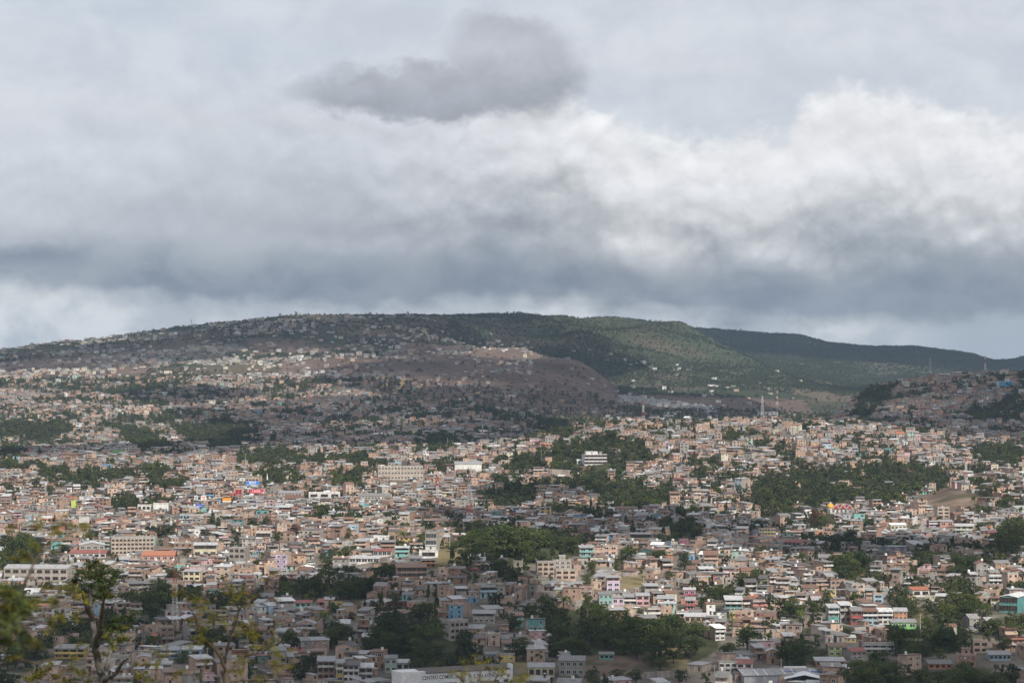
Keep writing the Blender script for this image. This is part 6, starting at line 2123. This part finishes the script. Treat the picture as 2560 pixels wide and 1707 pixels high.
def warehouse(x0, x1, yt, yb, d, yaw, rc, label, ridge=.12, wc=(.36, .37, .39)):
    Y = depth_at((x0 + x1) / 2, min(yb, 1707))
    P = pix_point((x0 + x1) / 2, yb, Y)
    P[2] = float(ground(P[0], P[1]))
    k = Y / F
    w = (x1 - x0) * k
    h = max(3.5, pix_z((x0 + x1) / 2, yt, Y + d * .8) - P[2] - d / 2 * ridge)
    root = thing('warehouse', label, 'warehouse', P + np.array((0, d / 2, 0)), None, yaw)
    mesh_part('wall', [box_geo(-w / 2, w / 2, -d / 2, d / 2, -4, h)], wc, 'wall', root)
    rs = d / 2 * ridge
    for sg in (-1, 1):
        V = np.array([(-w / 2 - .6, sg * (d / 2 + .6), h + .02), (w / 2 + .6, sg * (d / 2 + .6), h + .02), (w / 2 + .6, 0, h + rs), (-w / 2 - .6, 0, h + rs), (-w / 2 - .6, sg * (d / 2 + .6), h + .16), (w / 2 + .6, sg * (d / 2 + .6), h + .16), (w / 2 + .6, 0, h + rs + .14), (-w / 2 - .6, 0, h + rs + .14)], float)
        o = part('roof', mesh_np('roof', V, np.full(6, 4), QF, np.tile(rc, (6, 1)), M['roof']), root)
        n = int(w / 4)
        if sg < 0:
            for i in range(n):
                if i % 3 == 0:
                    continue
                xs = -w / 2 + w * (i + .5) / n
                Vr = np.array([(xs - .35, -d / 2 - .4, h + .20), (xs + .35, -d / 2 - .4, h + .20), (xs + .35, -d * .08, h + rs * .84 + .2), (xs - .35, -d * .08, h + rs * .84 + .2)])
                Vr = np.concatenate([Vr, Vr + (0, 0, .05)])
                part('skylight_strip', mesh_np('skylight_strip', Vr, np.full(6, 4), QF, np.tile((.56, .57, .58), (6, 1)), M['metal']), o)
    for i in range(3):
        mesh_part('door', [box_geo(-w * .3 + w * .3 * i - 1.6, -w * .3 + w * .3 * i + 1.6, -d / 2 - .08, -d / 2 + .02, -.5, min(3.2, h - .4))], (.20, .21, .23), 'metal', root)


warehouse(1852, 2042, 1679, 1725, 26, .10, (.30, .30, .31), 'large warehouse with weathered grey roof and pale strips at the bottom edge')
warehouse(1000, 1100, 1128, 1139, 22, .05, (.28, .28, .28), 'long low warehouse with dark roof below the far settlement', .1)
warehouse(470, 560, 1284, 1302, 22, .08, (.33, .33, .34), 'broad concrete-walled store with grey roof on the flat', .1, (.44, .41, .38))
warehouse(590, 690, 1262, 1273, 24, .04, (.36, .36, .37), 'wide grey roofed market hall behind the signs', .08, (.50, .47, .44))
warehouse(2195, 2268, 1365, 1380, 12, .03, (.30, .30, .30), 'long low grey shed with a row of openings among brown houses', .1, (.44, .43, .42))


# ------------------------------------------------------------------ trees close to the camera: twigs, pods and yellow-green leaves
def near_tree(name, label, D, stems, tufts, pods, bark, root_px, seed, leaf_px=4.2, mats=('leaf_yellow',), dark=()):
    r = np.random.default_rng(seed)
    base = pix_point(root_px[0], root_px[1], D)
    gz = float(ground(base[0], base[1]))
    base[2] = gz
    root = thing(name, label, 'tree', base)

    def W3(x, y, dz=0.0):
        Yd = D * (1 + dz)
        return pix_point(x, y, Yd) - base
    k = D / F
    for i, (pts, r0, r1) in enumerate(stems):
        dz = 0 if i == 0 else r.uniform(-.05, .05)
        P = [W3(x, y, dz * j / max(1, len(pts) - 1)) for j, (x, y) in enumerate(pts)]
        if i == 0:
            P = [np.array((0, 0, -.3))] + P
        # smooth the polyline and make it a little crooked
        Q = [P[0]]
        for a, b in zip(P[:-1], P[1:]):
            for q in (.33, .66, 1.0):
                j = r.normal(0, 1.0, 3) * k * (1.2 if q < 1 else 0) * (1 if i else 1.5)
                Q.append(a + (b - a) * q + j)
        rad = np.linspace(r0 * k, r1 * k, len(Q))
        V, F_ = tube(Q, rad, 8)
        part('trunk' if i == 0 else 'branch', mesh_np('branch', V, np.full(len(F_), 4), F_, None, M[bark], smooth=True), root)
    for mt, TT in (('leaf_yellow', tufts), ('leaf', dark)):
        if not TT:
            continue
        Vs, tint = [], []
        for (x, y, R_) in TT:
            c = W3(x, y, r.uniform(-.06, .06))
            nsp = max(4, int(R_ * (1.5 if mt == 'leaf' else .75)))
            for s_ in range(nsp):
                d = r.normal(size=3)
                d /= np.linalg.norm(d)
                d[2] *= .55
                st = c + d * R_ * k * r.uniform(.1, .75)
                ax = r.normal(size=3)
                ax[2] = ax[2] * .4 - .25
                ax /= np.linalg.norm(ax)
                sd = np.cross(ax, (0, 0, 1.0))
                sd /= np.linalg.norm(sd) + 1e-9
                for q in range(7):
                    for sgn in (-1, 1):
                        b = st + ax * q * leaf_px * k * .55
                        e = (sd * sgn + ax * .45 + r.normal(0, .25, 3)) * leaf_px * k * r.uniform(.7, 1.25)
                        wv = ax * leaf_px * k * .28 + r.normal(0, .05, 3) * leaf_px * k
                        Vs += [b, b + e * .5 - wv, b + e, b + e * .5 + wv]
                        tint.append(r.uniform(.6, 1.3))
        V = np.array(Vs)
        n = len(V) // 4
        o = part('foliage', mesh_np('foliage', V, np.full(n, 4), np.arange(len(V)), np.repeat(np.array(tint)[:, None], 3, 1), M[mt]), root)
        o['kind'] = 'stuff'
    for (x, y, R_) in pods:
        V, q = blob_mesh(int(x), 10, 8, .5)
        c = W3(x, y, r.uniform(-.04, .04))
        part('seed_pod', mesh_np('seed_pod', V * R_ * k * np.array((1, 1, 1.2)) + c, np.full(len(q), 4), q, None, M['bark'], smooth=True), root)
    return root


z4 = lambda *p: [(320 + a / 4.795, 1380 + b / 4.795) for a, b in p]
zm = lambda *p: [(960 + a / 6.533, 1630 + b / 6.533) for a, b in p]
z3 = lambda *p: [(a / 3.431, 1250 + b / 3.431) for a, b in p]
rt = np.random.default_rng(5)


def along(stems, n, rad, jit, seed):
    """leaf tufts along the thin ends of stems"""
    q = np.random.default_rng(seed)
    out = []
    for (pts, a, b) in stems:
        for _ in range(n):
            i = q.integers(max(0, len(pts) // 3), len(pts))
            x, y = pts[min(i, len(pts) - 1)]
            out.append((x + q.normal(0, jit), y + q.normal(0, jit) , q.uniform(*rad)))
    return out


T3 = [
    (z4((1185, 1900), (1180, 1568), (1172, 1430)), 11, 8),
    (z4((1172, 1430), (1120, 1270), (1050, 1170), (960, 1090), (890, 1020), (850, 930), (810, 780), (760, 700), (680, 620)), 4.5, 1.2),
    (z4((1172, 1440), (1260, 1370), (1330, 1290), (1420, 1240), (1560, 1190), (1690, 1090), (1750, 960), (1790, 850)), 4.5, 1.1),
    (z4((1150, 1350), (1190, 1180), (1220, 1020), (1290, 850), (1340, 680), (1440, 590), (1560, 520), (1640, 400), (1700, 310)), 4.0, 1.0),
    (z4((1340, 690), (1280, 600), (1240, 500), (1180, 400)), 3, 1.2),
    (z4((1180, 1540), (1380, 1530), (1560, 1520), (1720, 1490), (1850, 1420), (1960, 1360)), 3.2, 1.1),
    (z4((1000, 1130), (900, 1065), (790, 1070), (740, 1110)), 3, 1.2),
    (z4((1560, 1190), (1650, 1130), (1760, 1110)), 2.5, 1), (z4((1480, 1230), (1540, 1100), (1550, 980)), 2.5, 1),
    (z4((850, 930), (900, 860), (1000, 800)), 2.2, 1), (z4((810, 780), (850, 660), (900, 590)), 2.0, 1), (z4((1290, 850), (1200, 800), (1080, 760)), 2.0, 1),
    (z4((350, 1568), (340, 1300), (420, 1220), (470, 1180)), 3, 1), (z4((1220, 1020), (1330, 930), (1460, 900)), 2.2, 1), (z4((1440, 590), (1380, 480), (1360, 420)), 1.8, 1),
    (z4((1720, 1490), (1750, 1330), (1850, 1230)), 2, 1), (z4((1380, 1530), (1320, 1400), (1360, 1300)), 2, 1),
]
tf = along(T3[1:], 9, (4, 9), 9, 1) + [(320 + a / 4.795, 1380 + b / 4.795, q) for a, b, q in ((700, 560, 14), (820, 540, 12), (740, 800, 14), (800, 840, 16), (1540, 980, 16), (1480, 960, 14), (450, 1700, 20), (620, 1420, 14), (560, 1460, 14), (1620, 1290, 12), (1760, 1190, 10), (1160, 660, 10), (1240, 380, 8), (850, 1460, 14), (930, 1300, 16), (1400, 870, 10), (640, 490, 18), (560, 470, 14), (230, 1330, 16), (100, 1330, 22), (150, 1480, 26), (260, 1520, 20), (1950, 1160, 10), (1800, 560, 6))]
pods = [(320 + a / 4.795, 1380 + b / 4.795, 4.3) for a, b in ((1700, 310), (1500, 440), (1440, 600), (1240, 670), (1180, 920), (1160, 1260), (1130, 1200), (1440, 880), (900, 500), (1050, 560), (1700, 400), (470, 1230), (1490, 1020), (1820, 1050), (890, 890), (560, 440), (545, 500))]
near_tree('small_tree', 'thin leafing tree with yellow-green tufts and brown pods close in front of the blue house', 21.0, T3, tf, pods, 'bark', (567, 1800), 61, 4.6)
T4 = [
    (zm((1300, 1000), (1290, 520), (1300, 430)), 5, 2.5), (zm((1290, 480), (1220, 400), (1150, 330), (1130, 320)), 2.2, .9), (zm((1300, 430), (1340, 320), (1320, 290)), 2, .8),
    (zm((1290, 900), (1560, 430), (1570, 300), (1500, 200), (1480, 60)), 2.6, .9), (zm((1290, 900), (1800, 520), (1850, 380), (1870, 260), (1890, 180)), 2.8, .9), (zm((1850, 390), (1950, 300), (2000, 280)), 1.8, .8), (zm((1850, 380), (1790, 310), (1700, 290)), 1.6, .8),
    (zm((1290, 1000), (1950, 560), (2100, 440), (2300, 400)), 3, 1.0), (zm((1570, 300), (1620, 240), (1640, 160)), 1.4, .7),
]
tf = along(T4[1:], 6, (3.5, 7), 6, 2) + [(960 + a / 6.533, 1630 + b / 6.533, q) for a, b, q in ((970, 255, 4), (1090, 300, 5), (1210, 300, 4), (1260, 90, 6), (1340, 130, 5), (1510, 40, 6), (1400, 220, 5), (1560, 270, 5), (1300, 190, 5), (2150, 430, 12), (2250, 400, 14), (2330, 440, 16), (2230, 470, 12), (1400, 440, 8), (1540, 450, 8), (1700, 150, 6), (1740, 110, 5), (1950, 360, 8), (2020, 420, 8), (2080, 470, 10))]
near_tree('small_tree', 'sparse yellow-leafed twigs close in front of the white commercial building', 25.0, T4, tf, [(1154, 1692, 4.5), (1157, 1697, 4), (1272, 1686, 3.8), (1243, 1650, 3.4)], 'bark', (1158, 1800), 62, 3.6)
T1 = [
    (z3((960, 2600), (930, 1900), (880, 1568), (850, 1420), (815, 1200), (790, 1020), (770, 900), (800, 800), (830, 720)), 14, 3),
    (z3((830, 1240), (860, 1080), (880, 920), (900, 830)), 9, 2.5), (z3((880, 1560), (940, 1340), (960, 1200), (1000, 1100)), 8, 2), (z3((790, 1020), (740, 900), (700, 780)), 8, 2),
    (z3((880, 1568), (1000, 1480), (1060, 1380), (1098, 1360)), 6, 2), (z3((800, 800), (860, 700), (820, 560)), 6, 2),
]
dk = [(x / 3.431, 1250 + y / 3.431, q) for x, y, q in ((780, 560, 16), (830, 520, 14), (850, 600, 22), (760, 640, 22), (880, 680, 24), (700, 620, 16), (950, 680, 16), (800, 720, 26), (900, 760, 24), (980, 700, 14), (680, 600, 10), (740, 720, 16), (840, 640, 20), (770, 610, 18), (900, 620, 14), (1000, 1010, 24), (950, 1080, 26), (1040, 1100, 22), (1080, 1000, 18), (650, 680, 22), (720, 760, 24), (640, 760, 18), (960, 600, 16), (1000, 660, 18), (760, 520, 12), (860, 740, 26), (940, 820, 18), (820, 800, 22), (1060, 1180, 22), (980, 1200, 20), (900, 560, 14))]
yl = [(x / 3.431, 1250 + y / 3.431, q) for x, y, q in ((640, 820, 20), (720, 840, 18), (690, 780, 16), (620, 760, 14), (860, 830, 14), (930, 800, 14), (800, 860, 12), (950, 1120, 16), (900, 1180, 14), (1030, 1180, 14), (1080, 1080, 14), (700, 1230, 14), (660, 1000, 12), (650, 1340, 12), (560, 740, 14), (400, 1440, 28), (330, 1500, 28), (480, 1500, 28), (560, 1540, 26), (700, 1480, 22), (760, 1540, 22), (430, 1380, 22), (250, 1530, 24), (620, 1440, 18), (860, 1300, 12), (1000, 1240, 12))]
near_tree('eucalyptus_tree', 'grey trunked tree with dark crown and yellow-green sprays in front of the yellow villa', 42.0, T1, yl, [], 'bark_grey', (275, 1900), 63, 5.5, dark=dk)
T2 = [
    ([(-160, 2300), (-110, 1800), (-60, 1600)], 16, 9), (z3((-200, 1200), (0, 975), (90, 900), (180, 830), (200, 740), (260, 620), (280, 560), (310, 500), (400, 410), (480, 340), (530, 280)), 5.5, 1.8), (z3((270, 590), (270, 480), (240, 420)), 2.5, 1.2), (z3((180, 830), (60, 880), (-60, 1000)), 4, 2),
    (z3((-200, 1300), (100, 1120), (250, 1060), (330, 1000), (480, 890), (500, 760), (490, 690)), 4, 1.4), (z3((480, 900), (580, 860), (660, 760)), 2, 1), (z3((-100, 1500), (120, 1350), (300, 1400), (500, 1350), (520, 1250), (500, 1200)), 3.5, 1.2),
]
yl = [(x / 3.431, 1250 + y / 3.431, q) for x, y, q in ((330, 215, 13), (370, 200, 10), (480, 230, 14), (540, 200, 14), (500, 270, 12), (560, 130, 10), (620, 220, 14), (700, 210, 12), (730, 230, 8), (120, 220, 10), (110, 490, 12), (220, 470, 12), (230, 500, 9), (60, 260, 8), (310, 370, 9), (30, 780, 16), (60, 830, 20), (130, 930, 22), (40, 960, 24), (180, 970, 18), (250, 900, 16), (20, 900, 22), (300, 850, 14), (400, 740, 12), (440, 840, 12), (530, 740, 12), (590, 720, 10), (480, 1010, 12), (440, 1060, 12), (520, 980, 10), (240, 1190, 12), (330, 1240, 14), (120, 1340, 12), (500, 800, 10))]
dk = [(x / 3.431, 1250 + y / 3.431, q) for x, y, q in ((100, 780, 26), (200, 860, 28), (60, 1040, 40), (130, 1100, 40), (20, 1140, 40), (90, 960, 34), (280, 850, 22), (220, 950, 26), (0, 740, 26), (480, 870, 10), (60, 1200, 34))]
near_tree('small_tree', 'dark blurred tree with a long slanting twig very close at the lower corner', 11.0, T2, yl, [], 'bark', (-160, 2300), 64, 7.0, dark=dk)

# more poles along the lanes of the near quarters
rp = np.random.default_rng(404)
spots = []
for _ in range(400):
    if len(spots) >= 26:
        break
    x, y = rp.uniform(30, 2530), rp.uniform(1420, 1695)
    if all(abs(x - a) + abs(y - b) * 2 > 95 for a, b in spots) and not any(b[0] - 8 < x < b[2] + 8 and b[1] - 10 < y < b[3] + 30 for b in HB):
        spots.append((x, y))
seen = {}
for x, y in spots:
    rel, hi, dist = relation(x, y, 0)
    k = f"{rel} the {HERO_NICK[hi]}"
    seen[k] = seen.get(k, 0) + 1
    pole(x, y - rp.uniform(34, 46) * 1250 / depth_at(x, y), y, f"{ORD[seen[k] - 1]}grey utility pole with crossarm standing in a lane {k}")
